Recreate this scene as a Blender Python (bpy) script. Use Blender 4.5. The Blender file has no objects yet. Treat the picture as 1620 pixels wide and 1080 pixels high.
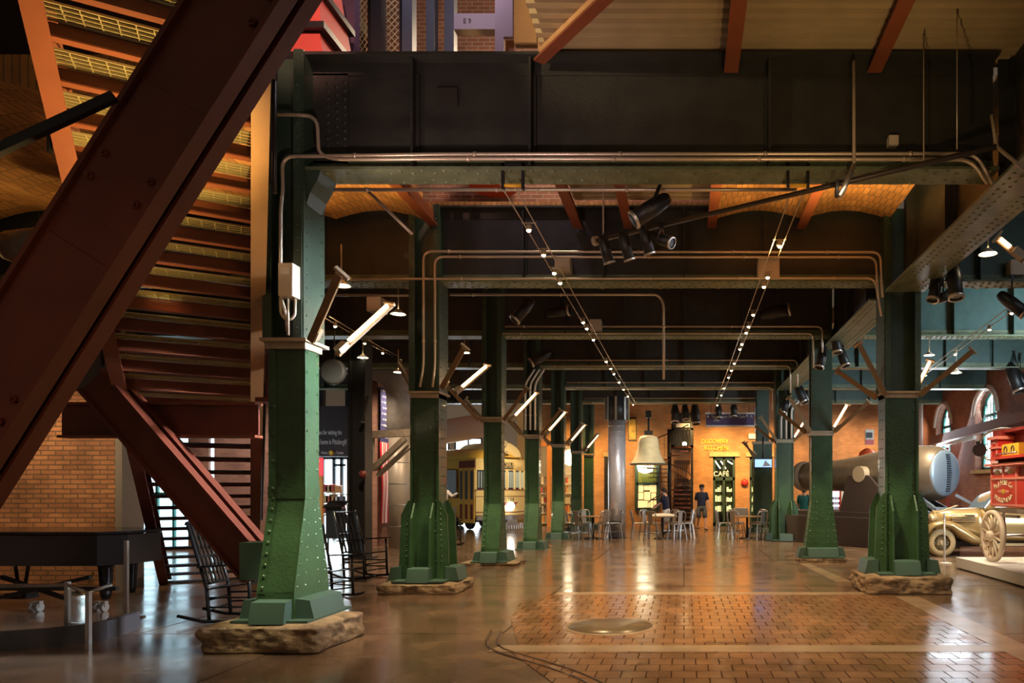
import bpy, bmesh, math, random
from mathutils import Vector, Matrix, Euler, Quaternion
random.seed(7)
SC = bpy.context.scene
COL = SC.collection
PI = math.pi
F = 1150.0; VX = 1082.0; VY = 775.0; EYE = 1.62
V = Vector
def at(px, py, d):
    return V(((px - VX) * d / F, d, EYE - (py - VY) * d / F))
ORD = ['first', 'second', 'third', 'fourth', 'fifth', 'sixth', 'seventh', 'eighth', 'ninth', 'tenth', 'eleventh', 'twelfth', 'thirteenth', 'fourteenth', 'fifteenth', 'sixteenth']

# ---------------------------------------------------------------- materials
MATS = {}
def mat(name, col, rough=0.5, metal=0.0, emit=None, es=0.0, noise=0.0, nscale=6.0, bump=0.0, bscale=40.0, coat=0.0, col2=None, spec=0.5):
    if name in MATS: return MATS[name]
    m = bpy.data.materials.new(name); m.use_nodes = True
    nt = m.node_tree; b = nt.nodes['Principled BSDF']
    b.inputs['Base Color'].default_value = (*col, 1)
    b.inputs['Roughness'].default_value = rough
    b.inputs['Metallic'].default_value = metal
    b.inputs['Coat Weight'].default_value = coat
    b.inputs['Specular IOR Level'].default_value = spec
    if emit:
        b.inputs['Emission Color'].default_value = (*emit, 1); b.inputs['Emission Strength'].default_value = es
    if noise or bump:
        tc = nt.nodes.new('ShaderNodeTexCoord')
    if noise:
        n = nt.nodes.new('ShaderNodeTexNoise'); n.inputs['Scale'].default_value = nscale; n.inputs['Detail'].default_value = 6
        nt.links.new(tc.outputs['Object'], n.inputs['Vector'])
        r = nt.nodes.new('ShaderNodeValToRGB'); r.color_ramp.elements[0].position = .3; r.color_ramp.elements[1].position = .72
        c2 = col2 or tuple(c * (1 - noise) for c in col)
        r.color_ramp.elements[0].color = (*c2, 1); r.color_ramp.elements[1].color = (*[min(1, c * (1 + noise * .4)) for c in col], 1)
        nt.links.new(n.outputs['Fac'], r.inputs['Fac']); nt.links.new(r.outputs['Color'], b.inputs['Base Color'])
    if bump:
        n2 = nt.nodes.new('ShaderNodeTexNoise'); n2.inputs['Scale'].default_value = bscale; n2.inputs['Detail'].default_value = 4
        nt.links.new(tc.outputs['Object'], n2.inputs['Vector'])
        bp = nt.nodes.new('ShaderNodeBump'); bp.inputs['Strength'].default_value = bump; bp.inputs['Distance'].default_value = .02
        nt.links.new(n2.outputs['Fac'], bp.inputs['Height']); nt.links.new(bp.outputs['Normal'], b.inputs['Normal'])
    MATS[name] = m
    return m

def brick_mat(name, c1, c2, mortar, axes='xz', bw=.22, rh=.075, ms=.008, rough=.8, bump=.5, stain=.35, squash=None, noff=0.0, wear=None, nb=1.0):
    m = bpy.data.materials.new(name); m.use_nodes = True
    nt = m.node_tree; b = nt.nodes['Principled BSDF']; L = nt.links.new; N = nt.nodes.new
    tc = N('ShaderNodeTexCoord'); sp = N('ShaderNodeSeparateXYZ'); cb = N('ShaderNodeCombineXYZ')
    L(tc.outputs['Object'], sp.inputs[0])
    L(sp.outputs[axes[0].upper()], cb.inputs['X']); L(sp.outputs[axes[1].upper()], cb.inputs['Y'])
    br = N('ShaderNodeTexBrick'); br.inputs['Scale'].default_value = 1
    br.inputs['Brick Width'].default_value = bw; br.inputs['Row Height'].default_value = rh; br.inputs['Mortar Size'].default_value = ms
    br.inputs['Color1'].default_value = (*c1, 1); br.inputs['Color2'].default_value = (*c2, 1); br.inputs['Mortar'].default_value = (*mortar, 1)
    L(cb.outputs[0], br.inputs['Vector'])
    no = N('ShaderNodeTexNoise'); no.inputs['Scale'].default_value = 1.6; no.inputs['Detail'].default_value = 7
    L(tc.outputs['Object'], no.inputs['Vector'])
    mr = N('ShaderNodeMapRange'); mr.inputs['From Min'].default_value = .3; mr.inputs['From Max'].default_value = .75
    mr.inputs['To Min'].default_value = 1 - stain; mr.inputs['To Max'].default_value = 1.12
    L(no.outputs['Fac'], mr.inputs['Value'])
    mx = N('ShaderNodeMix'); mx.data_type = 'RGBA'; mx.blend_type = 'MULTIPLY'; mx.inputs[0].default_value = 1
    L(br.outputs['Color'], mx.inputs[6]); L(mr.outputs[0], mx.inputs[7]); L(mx.outputs[2], b.inputs['Base Color'])
    b.inputs['Roughness'].default_value = rough
    if wear:
        r2 = N('ShaderNodeMapRange'); r2.inputs['To Min'].default_value = wear[0]; r2.inputs['To Max'].default_value = wear[1]
        r2.inputs['From Min'].default_value = .35; r2.inputs['From Max'].default_value = .7
        L(no.outputs['Fac'], r2.inputs['Value']); a2 = N('ShaderNodeMath'); a2.operation = 'MULTIPLY_ADD'; a2.inputs[1].default_value = .6; L(br.outputs['Fac'], a2.inputs[0]); L(r2.outputs[0], a2.inputs[2]); L(a2.outputs[0], b.inputs['Roughness'])
        s2 = N('ShaderNodeMath'); s2.operation = 'MULTIPLY_ADD'; s2.inputs[1].default_value = -.48; s2.inputs[2].default_value = .5; L(br.outputs['Fac'], s2.inputs[0]); L(s2.outputs[0], b.inputs['Specular IOR Level'])
    n3 = N('ShaderNodeTexNoise'); n3.inputs['Scale'].default_value = 14; L(tc.outputs['Object'], n3.inputs['Vector'])
    m3 = N('ShaderNodeMath'); m3.operation = 'MULTIPLY'; m3.inputs[1].default_value = nb; L(n3.outputs['Fac'], m3.inputs[0])
    ma = N('ShaderNodeMath'); ma.operation = 'MULTIPLY_ADD'; ma.inputs[1].default_value = -1; L(br.outputs['Fac'], ma.inputs[0]); L(m3.outputs[0], ma.inputs[2])
    bp = N('ShaderNodeBump'); bp.inputs['Strength'].default_value = bump; bp.inputs['Distance'].default_value = .01
    L(ma.outputs[0], bp.inputs['Height']); L(bp.outputs['Normal'], b.inputs['Normal'])
    MATS[name] = m
    return m

GREEN = mat('green_paint', (.034, .080, .034), .34, bump=.3, bscale=26, noise=.3, nscale=3, coat=.2)
GREEN2 = mat('deep_green_paint', (.04, .075, .05), .4, bump=.12, bscale=30, noise=.3, nscale=3)
SHOE = mat('smooth_green_paint', (.045, .085, .068), .42)
DARK = mat('dark_girder_paint', (.035, .036, .03), .5, bump=.2, bscale=25, noise=.3, nscale=3)
GFL = mat('girder_green_bounce', (.15, .19, .11), .45, bump=.2, bscale=30, noise=.35, nscale=4)  # green flange paint, lightened: floor bounce is put into the colour
RUST = mat('rust_red_paint', (.17, .042, .022), .48, bump=.06, bscale=30, noise=.2, nscale=2.5)
RUST2 = mat('orange_red_paint', (.26, .075, .03), .5, noise=.2, nscale=3)
CREAM = mat('cream_orange_paint', (.55, .32, .14), .5, noise=.15, nscale=3)
BLACK = mat('black_metal', (.012, .012, .013), .42)
BLACKG = mat('black_lacquer', (.012, .01, .01), .15)
STEEL = mat('galvanised_steel', (.55, .53, .50), .32, metal=.9)
COND = mat('conduit_metal', (.62, .54, .42), .35, metal=.6)
BRONZE = mat('tan_metal', (.42, .34, .23), .45, noise=.2)
WOODT = mat('brown_housing', (.25, .16, .08), .5)
GRATE = mat('grating_steel', (.5, .44, .2), .45, metal=.3)
STONE = mat('rough_stone', (.27, .185, .11), .85, bump=.8, bscale=14, noise=.55, nscale=9)
WHITE = mat('white_paint', (.75, .72, .66), .5)
GREYD = mat('grey_duct', (.35, .31, .27), .5, metal=.3, noise=.2)
GOLD = mat('gold_car_paint', (.42, .29, .125), .3, metal=.5, coat=.3)
GOLD2 = mat('pale_gold_trim', (.52, .40, .22), .35, metal=.4)
REDP = mat('fire_red_paint', (.55, .03, .02), .35, coat=.3)
REDD = mat('dark_red_paint', (.2, .015, .012), .4)
PINKL = mat('salmon_line_paint', (.75, .25, .18), .5)
YEL = mat('yellow_paint', (.75, .42, .03), .5)
CREAMT = mat('trolley_cream_paint', (.72, .55, .24), .4)
MAROON = mat('maroon_paint', (.15, .025, .02), .4)
IRON = mat('gun_iron', (.22, .18, .135), .38, metal=.55, noise=.2, nscale=2)
GUNEND = mat('gun_breech_iron', (.25, .34, .44), .38, metal=.4)
CHAIRM = mat('brushed_chair_metal', (.45, .42, .38), .3, metal=.85)
TABLEW = mat('table_wood', (.28, .17, .09), .45)
BELLM = mat('cream_bell_paint', (.78, .67, .42), .5, bump=.1, bscale=12, noise=.15)
SKIN = mat('skin', (.55, .33, .24), .55)
NAVY = mat('navy_cloth', (.012, .016, .045), .8)
GREYC = mat('grey_cloth', (.09, .09, .085), .85)
WHITEC = mat('white_cloth', (.62, .60, .56), .85)
TEALC = mat('teal_cloth', (.01, .14, .17), .85)
TANC = mat('beige_cloth', (.38, .29, .2), .85)
HAIR = mat('dark_hair', (.02, .014, .01), .6)
GREYH = mat('grey_hair', (.25, .23, .21), .6)
RUBBER = mat('black_rubber', (.015, .015, .015), .6)
TYRE = mat('cream_tyre', (.42, .29, .13), .6)
WHEELC = mat('cream_wheel_paint', (.72, .58, .42), .45)
ROCKW = mat('black_rocker_paint', (.012, .014, .015), .25)
PURPLE = mat('purple_sign_paint', (.075, .045, .13), .5)
LETTER = mat('white_lettering', (.85, .84, .8), .5)
LETTERD = mat('dark_lettering', (.05, .03, .02), .5)
GOLDLET = mat('gold_lettering', (.7, .42, .03), .35, metal=.2)
GLASSD = mat('dark_glass', (.02, .025, .02), .06)
FRAMEG = mat('green_window_frame', (.02, .045, .03), .5)
TEALF = mat('teal_window_frame', (.04, .22, .19), .5)
LINTEL = mat('stone_lintel', (.42, .30, .14), .8, noise=.2)
TIMBER = mat('grey_timber', (.28, .22, .16), .8, noise=.3, nscale=12)
DOCKM = mat('dock_dark_panel', (.03, .032, .036), .4)
def glow(name, c, s):
    return mat(name, c, .6, emit=c, es=s)
TUBE = glow('lit_tube', (1, .60, .30), 6)
BULB = glow('lit_bulb', (1, .72, .35), 40)
DAY = glow('daylight_pane', (.72, .9, 1), 3.6)
DAYS = glow('shaded_daylight_pane', (.6, .85, 1), 1.5)
UNLIT = mat('unlit_tube', (.16, .12, .08), .4)
DAYW = glow('daylight_window', (.82, .92, 1), 3.0)
LITW = glow('lit_lamp', (1, .85, .55), 8)
SCREEN = glow('screen_glow', (.35, .55, 1), 1.2)
EXITW = glow('lit_lantern', (1, .9, .62), 6)

def glass_mat():
    m = bpy.data.materials.new('clear_glass'); m.use_nodes = True
    b = m.node_tree.nodes['Principled BSDF']
    b.inputs['Base Color'].default_value = (.8, .9, .9, 1); b.inputs['Roughness'].default_value = .03
    b.inputs['Transmission Weight'].default_value = 1; b.inputs['IOR'].default_value = 1.08
    MATS['glass'] = m
    return m
GLASS = glass_mat()
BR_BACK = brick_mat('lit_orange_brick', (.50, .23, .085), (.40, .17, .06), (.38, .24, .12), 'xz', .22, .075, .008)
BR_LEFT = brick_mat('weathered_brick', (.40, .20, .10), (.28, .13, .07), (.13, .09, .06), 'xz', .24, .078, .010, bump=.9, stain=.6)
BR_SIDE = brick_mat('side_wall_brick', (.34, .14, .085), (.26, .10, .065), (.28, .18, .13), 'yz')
BR_RED = brick_mat('red_pier_brick', (.36, .16, .10), (.27, .11, .07), (.25, .17, .12), 'xz')
BR_REDY = brick_mat('red_pier_brick_side', (.36, .16, .10), (.27, .11, .07), (.25, .17, .12), 'yz')
BR_VAULT = brick_mat('vault_brick', (.62, .30, .09), (.46, .2, .06), (.25, .14, .06), 'xy', .09, .24, .008, stain=.5)
BR_UP = brick_mat('upper_brick', (.40, .16, .10), (.30, .12, .08), (.45, .36, .3), 'xz')
FL_CON = brick_mat('polished_concrete', (.23, .155, .10), (.21, .142, .09), (.09, .06, .04), 'xy', 4.1, 4.1, .012, rough=.2, bump=.03, stain=.45, wear=(.13, .26), nb=.3)
FL_BLK = brick_mat('wood_block_paving', (.33, .185, .095), (.27, .145, .07), (.07, .036, .02), 'xy', .22, .24, .0065, rough=.2, bump=.06, stain=.45, wear=(.13, .26), nb=.25)
STRIP = mat('pale_stone_strip', (.36, .27, .18), .25, noise=.25, nscale=2)

# ---------------------------------------------------------------- mesh helper
class MB:
    def __init__(s): s.bm = bmesh.new()
    def quad(s, pts, mi=0):
        vs = [s.bm.verts.new(p) for p in pts]
        f = s.bm.faces.new(vs); f.material_index = mi
        return f
    def box(s, c, size, rot=None, mi=0):
        c = V(c); h = V(size) / 2; vs = []
        R = rot if rot is not None else Matrix.Identity(3)
        for dz in (-1, 1):
            for dx, dy in ((-1, -1), (1, -1), (1, 1), (-1, 1)):
                vs.append(s.bm.verts.new(c + R @ V((dx * h.x, dy * h.y, dz * h.z))))
        for q in ((3, 2, 1, 0), (4, 5, 6, 7), (0, 1, 5, 4), (1, 2, 6, 5), (2, 3, 7, 6), (3, 0, 4, 7)):
            s.bm.faces.new([vs[i] for i in q]).material_index = mi
        return s
    def mm(s, a, b, mi=0):
        a = V(a); b = V(b)
        return s.box((a + b) / 2, [abs(b[i] - a[i]) for i in range(3)], mi=mi)
    def bar(s, p0, p1, w, h, up=(0, 0, 1), mi=0):
        p0 = V(p0); p1 = V(p1); z = (p1 - p0); L = z.length; z.normalize()
        u = V(up)
        if abs(z.dot(u.normalized())) > .98: u = V((0, 1, 0))
        x = u.cross(z).normalized(); y = z.cross(x)
        R = Matrix((x, y, z)).transposed()
        return s.box((p0 + p1) / 2, (w, h, L), R, mi)
    def cyl(s, p0, p1, r0, r1=None, n=12, caps=True, mi=0):
        r1 = r0 if r1 is None else r1
        p0 = V(p0); p1 = V(p1); z = (p1 - p0).normalized()
        u = V((0, 0, 1)) if abs(z.z) < .95 else V((1, 0, 0))
        x = u.cross(z).normalized(); y = z.cross(x)
        a = []; b = []
        for i in range(n):
            t = 2 * PI * i / n; d = x * math.cos(t) + y * math.sin(t)
            a.append(s.bm.verts.new(p0 + d * r0)); b.append(s.bm.verts.new(p1 + d * r1))
        for i in range(n):
            j = (i + 1) % n
            f = s.bm.faces.new((a[i], a[j], b[j], b[i])); f.smooth = True; f.material_index = mi
        if caps:
            s.bm.faces.new(a[::-1]).material_index = mi; s.bm.faces.new(b).material_index = mi
        return s
    def tube(s, pts, r, n=8, mi=0, closed=False):
        pts = [V(p) for p in pts]; m = len(pts)
        rs = r if isinstance(r, (list, tuple)) else [r] * m
        rings = []; px = None
        for i, p in enumerate(pts):
            if closed: t = (pts[(i + 1) % m] - pts[i - 1]).normalized()
            else: t = (pts[min(i + 1, m - 1)] - pts[max(i - 1, 0)]).normalized()
            if px is None:
                u = V((0, 0, 1)) if abs(t.z) < .9 else V((1, 0, 0))
                px = u.cross(t).normalized()
            else:
                px = (px - t * px.dot(t))
                if px.length < 1e-5: px = V((1, 0, 0)).cross(t)
                px.normalize()
            py = t.cross(px)
            rings.append([s.bm.verts.new(p + (px * math.cos(2 * PI * k / n) + py * math.sin(2 * PI * k / n)) * rs[i]) for k in range(n)])
        for i in range(m if closed else m - 1):
            A = rings[i]; B = rings[(i + 1) % m]
            for k in range(n):
                f = s.bm.faces.new((A[k], A[(k + 1) % n], B[(k + 1) % n], B[k])); f.smooth = True; f.material_index = mi
        if not closed:
            s.bm.faces.new(rings[0][::-1]).material_index = mi; s.bm.faces.new(rings[-1]).material_index = mi
        return s
    def lathe(s, prof, o=(0, 0, 0), axis=(0, 0, 1), n=24, mi=0, cap=True):
        o = V(o); z = V(axis).normalized()
        u = V((0, 0, 1)) if abs(z.z) < .95 else V((1, 0, 0))
        x = u.cross(z).normalized(); y = z.cross(x)
        rings = []
        for r, h in prof:
            rings.append([s.bm.verts.new(o + z * h + (x * math.cos(2 * PI * k / n) + y * math.sin(2 * PI * k / n)) * max(r, 1e-4)) for k in range(n)])
        for A, B in zip(rings, rings[1:]):
            for k in range(n):
                f = s.bm.faces.new((A[k], A[(k + 1) % n], B[(k + 1) % n], B[k])); f.smooth = True; f.material_index = mi
        if cap:
            s.bm.faces.new(rings[0][::-1]).material_index = mi; s.bm.faces.new(rings[-1]).material_index = mi
        return s
    def prism(s, poly, ext, plane='xz', off=0.0, mi=0):
        """poly in plane coords, extruded symmetric +-ext/2 about off along the third axis"""
        def P(a, b, c):
            return {'xz': (a, c, b), 'yz': (c, a, b), 'xy': (a, b, c)}[plane]
        A = [s.bm.verts.new(P(a, b, off - ext / 2)) for a, b in poly]
        B = [s.bm.verts.new(P(a, b, off + ext / 2)) for a, b in poly]
        n = len(poly)
        s.bm.faces.new(A).material_index = mi; s.bm.faces.new(B[::-1]).material_index = mi
        for i in range(n):
            s.bm.faces.new((A[i], B[i], B[(i + 1) % n], A[(i + 1) % n])).material_index = mi
        return s
    def loft(s, rings, mi=0, smooth=True, caps=True):
        R = [[s.bm.verts.new(p) for p in r] for r in rings]
        n = len(R[0])
        for A, B in zip(R, R[1:]):
            for k in range(n):
                f = s.bm.faces.new((A[k], A[(k + 1) % n], B[(k + 1) % n], B[k])); f.smooth = smooth; f.material_index = mi
        if caps:
            s.bm.faces.new(R[0][::-1]).material_index = mi; s.bm.faces.new(R[-1]).material_index = mi
        return s
    def ball(s, c, r, n=10, sc=(1, 1, 1), mi=0):
        c = V(c)
        prof = [(math.sin(PI * i / (n // 2 + 1)), -math.cos(PI * i / (n // 2 + 1))) for i in range(n // 2 + 2)]
        rings = []
        for pr, ph in prof:
            rings.append([s.bm.verts.new(c + V((math.cos(2 * PI * k / n) * max(pr, .01) * r * sc[0], math.sin(2 * PI * k / n) * max(pr, .01) * r * sc[1], ph * r * sc[2]))) for k in range(n)])
        for A, B in zip(rings, rings[1:]):
            for k in range(n):
                f = s.bm.faces.new((A[k], A[(k + 1) % n], B[(k + 1) % n], B[k])); f.smooth = True; f.material_index = mi
        s.bm.faces.new(rings[0][::-1]); s.bm.faces.new(rings[-1])
        return s
    def rivet(s, p, nrm, r=.016):
        p = V(p); z = V(nrm).normalized()
        u = V((0, 0, 1)) if abs(z.z) < .9 else V((1, 0, 0))
        x = u.cross(z).normalized(); y = z.cross(x); n = 6
        a = [s.bm.verts.new(p + (x * math.cos(2 * PI * k / n) + y * math.sin(2 * PI * k / n)) * r) for k in range(n)]
        b = [s.bm.verts.new(p + z * r * .6 + (x * math.cos(2 * PI * k / n) + y * math.sin(2 * PI * k / n)) * r * .62) for k in range(n)]
        for k in range(n):
            s.bm.faces.new((a[k], a[(k + 1) % n], b[(k + 1) % n], b[k])).smooth = True
        s.bm.faces.new(b)
    def rivets(s, p0, p1, step, nrm, r=.016):
        p0 = V(p0); p1 = V(p1); n = max(1, int((p1 - p0).length / step))
        for i in range(n + 1): s.rivet(p0.lerp(p1, i / n), nrm, r)
        return s
    def build(s, name, m, parent=None, bevel=0, smooth=None, origin=None):
        bmesh.ops.recalc_face_normals(s.bm, faces=s.bm.faces)
        me = bpy.data.meshes.new(name)
        o = bpy.data.objects.new(name, me)
        if parent is not None:
            o.parent = parent
            acc = V((0, 0, 0)); q = parent
            while q is not None: acc += q.location; q = q.parent
            bmesh.ops.translate(s.bm, verts=s.bm.verts, vec=-acc)
        else:
            if origin is None:
                lo = [min(v.co[i] for v in s.bm.verts) for i in range(3)]; hi = [max(v.co[i] for v in s.bm.verts) for i in range(3)]
                origin = V(((lo[0] + hi[0]) / 2, (lo[1] + hi[1]) / 2, lo[2]))
            origin = V(origin)
            bmesh.ops.translate(s.bm, verts=s.bm.verts, vec=-origin)
            o.location = origin
        s.bm.to_mesh(me); s.bm.free()
        for mm in (m if isinstance(m, (list, tuple)) else [m]): me.materials.append(mm)
        if smooth is True:
            for p in me.polygons: p.use_smooth = True
        COL.objects.link(o)
        if bevel:
            b = o.modifiers.new('Bevel', 'BEVEL'); b.width = bevel; b.segments = 2; b.limit_method = 'ANGLE'
        return o

def tag(o, label=None, cat=None, group=None, kind=None):
    if label: o['label'] = label
    if cat: o['category'] = cat
    if group: o['group'] = group
    if kind: o['kind'] = kind
    return o
def thing(name, label, cat, loc=(0, 0, 0), group=None):
    o = bpy.data.objects.new(name, None); o.empty_display_size = .1
    o.location = loc; COL.objects.link(o)
    return tag(o, label, cat, group)
def dup(root, loc=None, rot=None, label=None, group=None, scale=None):
    def cp(o, par):
        c = o.copy(); COL.objects.link(c)
        if par is not None: c.parent = par
        for ch in list(o.children): cp(ch, c)
        return c
    r = cp(root, None)
    if loc is not None: r.location = loc
    if rot is not None: r.rotation_euler = rot
    if scale is not None: r.scale = scale
    if label: r['label'] = label
    if group: r['group'] = group
    return r
def struct(o):
    o['kind'] = 'structure'; return o
def text(body, name, size, loc, rot, m, parent=None, align='CENTER', ext=.004, sx=1.0):
    c = bpy.data.curves.new(name, 'FONT'); c.body = body; c.size = size; c.extrude = ext; c.align_x = align; c.align_y = 'CENTER'
    c.resolution_u = 3
    o = bpy.data.objects.new(name, c); c.materials.append(m); COL.objects.link(o)
    if parent is not None:
        o.parent = parent; loc = V(loc) - parent.location
    o.location = loc; o.rotation_euler = rot; o.scale = (sx, 1, 1)
    return o
FACE = (PI / 2, 0, 0)          # text facing -Y (the camera)
def arc(c, r, a0, a1, n, plane='xz'):
    out = []
    for i in range(n + 1):
        t = math.radians(a0 + (a1 - a0) * i / n); a = r * math.cos(t); b = r * math.sin(t)
        out.append(V(c) + {'xz': V((a, 0, b)), 'yz': V((0, a, b)), 'xy': V((a, b, 0))}[plane])
    return out
def rounded(pts, r, n=5):
    pts = [V(p) for p in pts]; out = [pts[0]]
    for a, b, c in zip(pts, pts[1:], pts[2:]):
        u = (a - b).normalized(); w = (c - b).normalized()
        rr = min(r, (a - b).length / 2, (c - b).length / 2)
        p = b + u * rr; q = b + w * rr
        for i in range(n + 1):
            t = i / n
            out.append(p.lerp(b, t).lerp(b.lerp(q, t), t))
    return out + [pts[-1]]
def look(o, target, up='Y'):
    d = V(target) - o.location
    o.rotation_euler = d.to_track_quat('-Z', up).to_euler()
def spot(name, loc, target, power, col=(1, .72, .4), angle=50, blend=.6, size=.05):
    l = bpy.data.lights.new(name, 'SPOT'); l.energy = power; l.color = col; l.spot_size = math.radians(angle); l.spot_blend = blend; l.shadow_soft_size = size
    o = bpy.data.objects.new(name, l); COL.objects.link(o); o.location = loc; look(o, target); return o
def point(name, loc, power, col=(1, .72, .4), size=.08):
    l = bpy.data.lights.new(name, 'POINT'); l.energy = power; l.color = col; l.shadow_soft_size = size
    o = bpy.data.objects.new(name, l); COL.objects.link(o); o.location = loc; return o
def area(name, loc, target, power, sx, sy, col=(1, .8, .55), spread=180):
    l = bpy.data.lights.new(name, 'AREA'); l.energy = power; l.color = col; l.shape = 'RECTANGLE'; l.size = sx; l.size_y = sy; l.spread = math.radians(spread)
    o = bpy.data.objects.new(name, l); COL.objects.link(o); o.location = loc; look(o, target); return o

# ---------------------------------------------------------------- camera, view
cd = bpy.data.cameras.new('camera'); cam = bpy.data.objects.new('camera', cd); COL.objects.link(cam)
cam.location = (0, 0, EYE); cam.rotation_euler = (PI / 2, 0, 0)
cd.sensor_width = 36; cd.sensor_fit = 'HORIZONTAL'; cd.lens = F / 1620 * 36
cd.shift_x = -(VX - 810) / 1620; cd.shift_y = (VY - 540) / 1620; cd.clip_end = 300
SC.camera = cam
SC.view_settings.view_transform = 'Standard'; SC.view_settings.look = 'None'; SC.view_settings.gamma = 1
SC.view_settings.use_curve_mapping = False; SC.view_settings.exposure = 0.88
w = bpy.data.worlds.new('World'); SC.world = w; w.use_nodes = True
w.node_tree.nodes['Background'].inputs['Color'].default_value = (1, .72, .5, 1)
w.node_tree.nodes['Background'].inputs['Strength'].default_value = .05

# frames (column lines across the hall), metres from the camera
FY = [7.78 + 4.1 * k for k in range(6)]      # 7.78 11.88 15.98 20.08 24.18 28.28
LX = -4.17
WALLY = 32.2
GB, GT = 5.0, 6.17                            # girder bottom and top
PL = .28                                      # stone plinth height
# ================================================================ SETTING
def wall(name, x0, x1, y, z0, z1, th, m, holes=()):
    mb = MB(); xs = x0
    for (a, b, c, d) in sorted(holes):
        if a > xs: mb.mm((xs, y, z0), (a, y + th, z1))
        if c > z0: mb.mm((a, y, z0), (b, y + th, c))
        if d < z1: mb.mm((a, y, d), (b, y + th, z1))
        xs = b
    if x1 > xs: mb.mm((xs, y, z0), (x1, y + th, z1))
    o = struct(mb.build(name, m, origin=(0, y, 0))); return o
def wally(name, y0, y1, x, z0, z1, th, m, holes=()):
    mb = MB(); ys = y0
    for (a, b, c, d) in sorted(holes):
        if a > ys: mb.mm((x, ys, z0), (x + th, a, z1))
        if c > z0: mb.mm((x, a, z0), (x + th, b, c))
        if d < z1: mb.mm((x, a, d), (x + th, b, z1))
        ys = b
    if y1 > ys: mb.mm((x, ys, z0), (x + th, y1, z1))
    return struct(mb.build(name, m, origin=(x, 0, 0)))

o = MB().mm((-22, 0, -.2), (14, 46, 0)).build('floor', FL_CON, origin=(0, 0, 0)); struct(o)
mb = MB()
BX0 = -1.72
mb.prism([(BX0, 7.55), (3.2, 7.55), (3.2, 11.2), (-2.0, 11.2), (-2.35, 10.4), (-2.2, 9.2)], .012, 'xy', .002)
mb.prism([(-.62, 5.2), (3.2, 5.2), (3.2, 7.25), (BX0, 7.25)], .012, 'xy', .002)
struct(mb.build('floor', FL_BLK, origin=(0, 0, 0)))
def strip(pts, nm):
    struct(MB().prism(pts, .014, 'xy', .003).build(nm, STRIP, origin=(0, 0, 0)))
strip([(-1.97, 7.25), (3.2, 7.25), (3.2, 7.55), (-1.9, 7.55)], 'trim_1')
strip([(-2.0, 11.2), (2.85, 11.2), (2.85, 11.5), (-2.0, 11.5)], 'trim_2')
strip([(3.2, 4), (3.55, 4), (3.55, 11.0), (3.2, 11.0)], 'trim_3')
strip([(2.7, 12.8), (2.95, 12.8), (2.75, 16), (2.55, 16)], 'trim_4')
# manhole cover and the sunken rail slot
mh = thing('manhole_cover', 'round dark metal cover plate set flush in the wood block floor', 'manhole cover', (-.87, 8.62, 0))
MB().lathe([(.56, .006), (.56, .012), (.50, .013)], (-.87, 8.62, 0), n=40, cap=False).build('rim_ring', STRIP, mh)
MB().lathe([(.50, .004), (.50, .0135), (.1, .0145)], (-.87, 8.62, 0), n=40).build('cover_plate', mat('cover_bronze', (.13, .10, .06), .3), mh)
mb = MB()
pts = [at(775, 1000, 8.2), V((-2.05, 7.7, 0)), V((-1.9, 7.35, 0)), V((-1.55, 7.0, 0)), V((-1.1, 6.55, 0)), V((-.75, 6.1, 0)), V((-.45, 5.5, 0)), V((-.3, 5, 0))]
pts[0] = V((-2.15, 8.3, 0))
pts = rounded(pts, .4, 3)
for off in (-.05, .06):
    q = []
    for i, p in enumerate(pts):
        t = (pts[min(i + 1, len(pts) - 1)] - pts[max(i - 1, 0)]).normalized(); q.append(V((p.x - t.y * off, p.y + t.x * off, .002)))
    mb.tube(q, .018, 6)
tag(mb.build('floor_rail', mat('old_rail', (.16, .10, .06), .3, metal=.5)), 'curved pair of metal rails sunk in floor beside the wood blocks', 'rail')

k = WALLY / F
def bx(px): return (px - VX) * k
def bz(py): return EYE - (py - VY) * k
CAFE = (bx(1128), bx(1163), 0, bz(722)); WIN2 = (bx(1186), bx(1222), 0, bz(722))
SH1 = (bx(846), bx(868), 0, bz(702)); SH2 = (bx(888), bx(906), 0, bz(706))
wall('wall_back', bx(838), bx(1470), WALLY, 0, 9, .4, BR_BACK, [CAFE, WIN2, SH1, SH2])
# trim lintels over the cafe door and side window, door sill
for i, (a, b) in enumerate([(1122, 1170), (1180, 1224), (955, 968)]):
    struct(MB().mm((bx(a), WALLY - .08, bz(722)), (bx(b), WALLY + .02, bz(715))).build('trim_%d' % (5 + i), LINTEL))
# rooms behind the openings
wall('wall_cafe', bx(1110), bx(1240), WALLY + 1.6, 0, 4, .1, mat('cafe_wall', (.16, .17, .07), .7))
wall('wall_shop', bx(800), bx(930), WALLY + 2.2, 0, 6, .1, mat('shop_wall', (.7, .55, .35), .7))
# right wall with arched windows
RWX = 10.05
W1 = (27.4, 29.0, 2.45, 4.9); W2 = (23.35, 25.1, 2.3, 4.95)
def arch_hole(mb, y0, y1, zs, zt, x0, x1):
    # brick filling above a round arch springing at zs, up to zt
    r = (y1 - y0) / 2; c = (y0 + y1) / 2; n = 10
    for i in range(n):
        a0 = PI * i / n; a1 = PI * (i + 1) / n
        ya, za = c + r * math.cos(a0), zs + r * math.sin(a0); yb, zb = c + r * math.cos(a1), zs + r * math.sin(a1)
        mb.prism([(ya, za), (ya, zt), (yb, zt), (yb, zb)], x1 - x0, 'yz', (x0 + x1) / 2)
wally('wall_right', 12, 23.35, RWX, 0, 9, .5, BR_SIDE)
wally('wall_right', 23.35, WALLY, RWX, 0, 9, .5, BR_SIDE, [(W1[0], W1[1], W1[2], W1[3]), (W2[0], W2[1], W2[2], W2[3])])
mb = MB()
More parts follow.
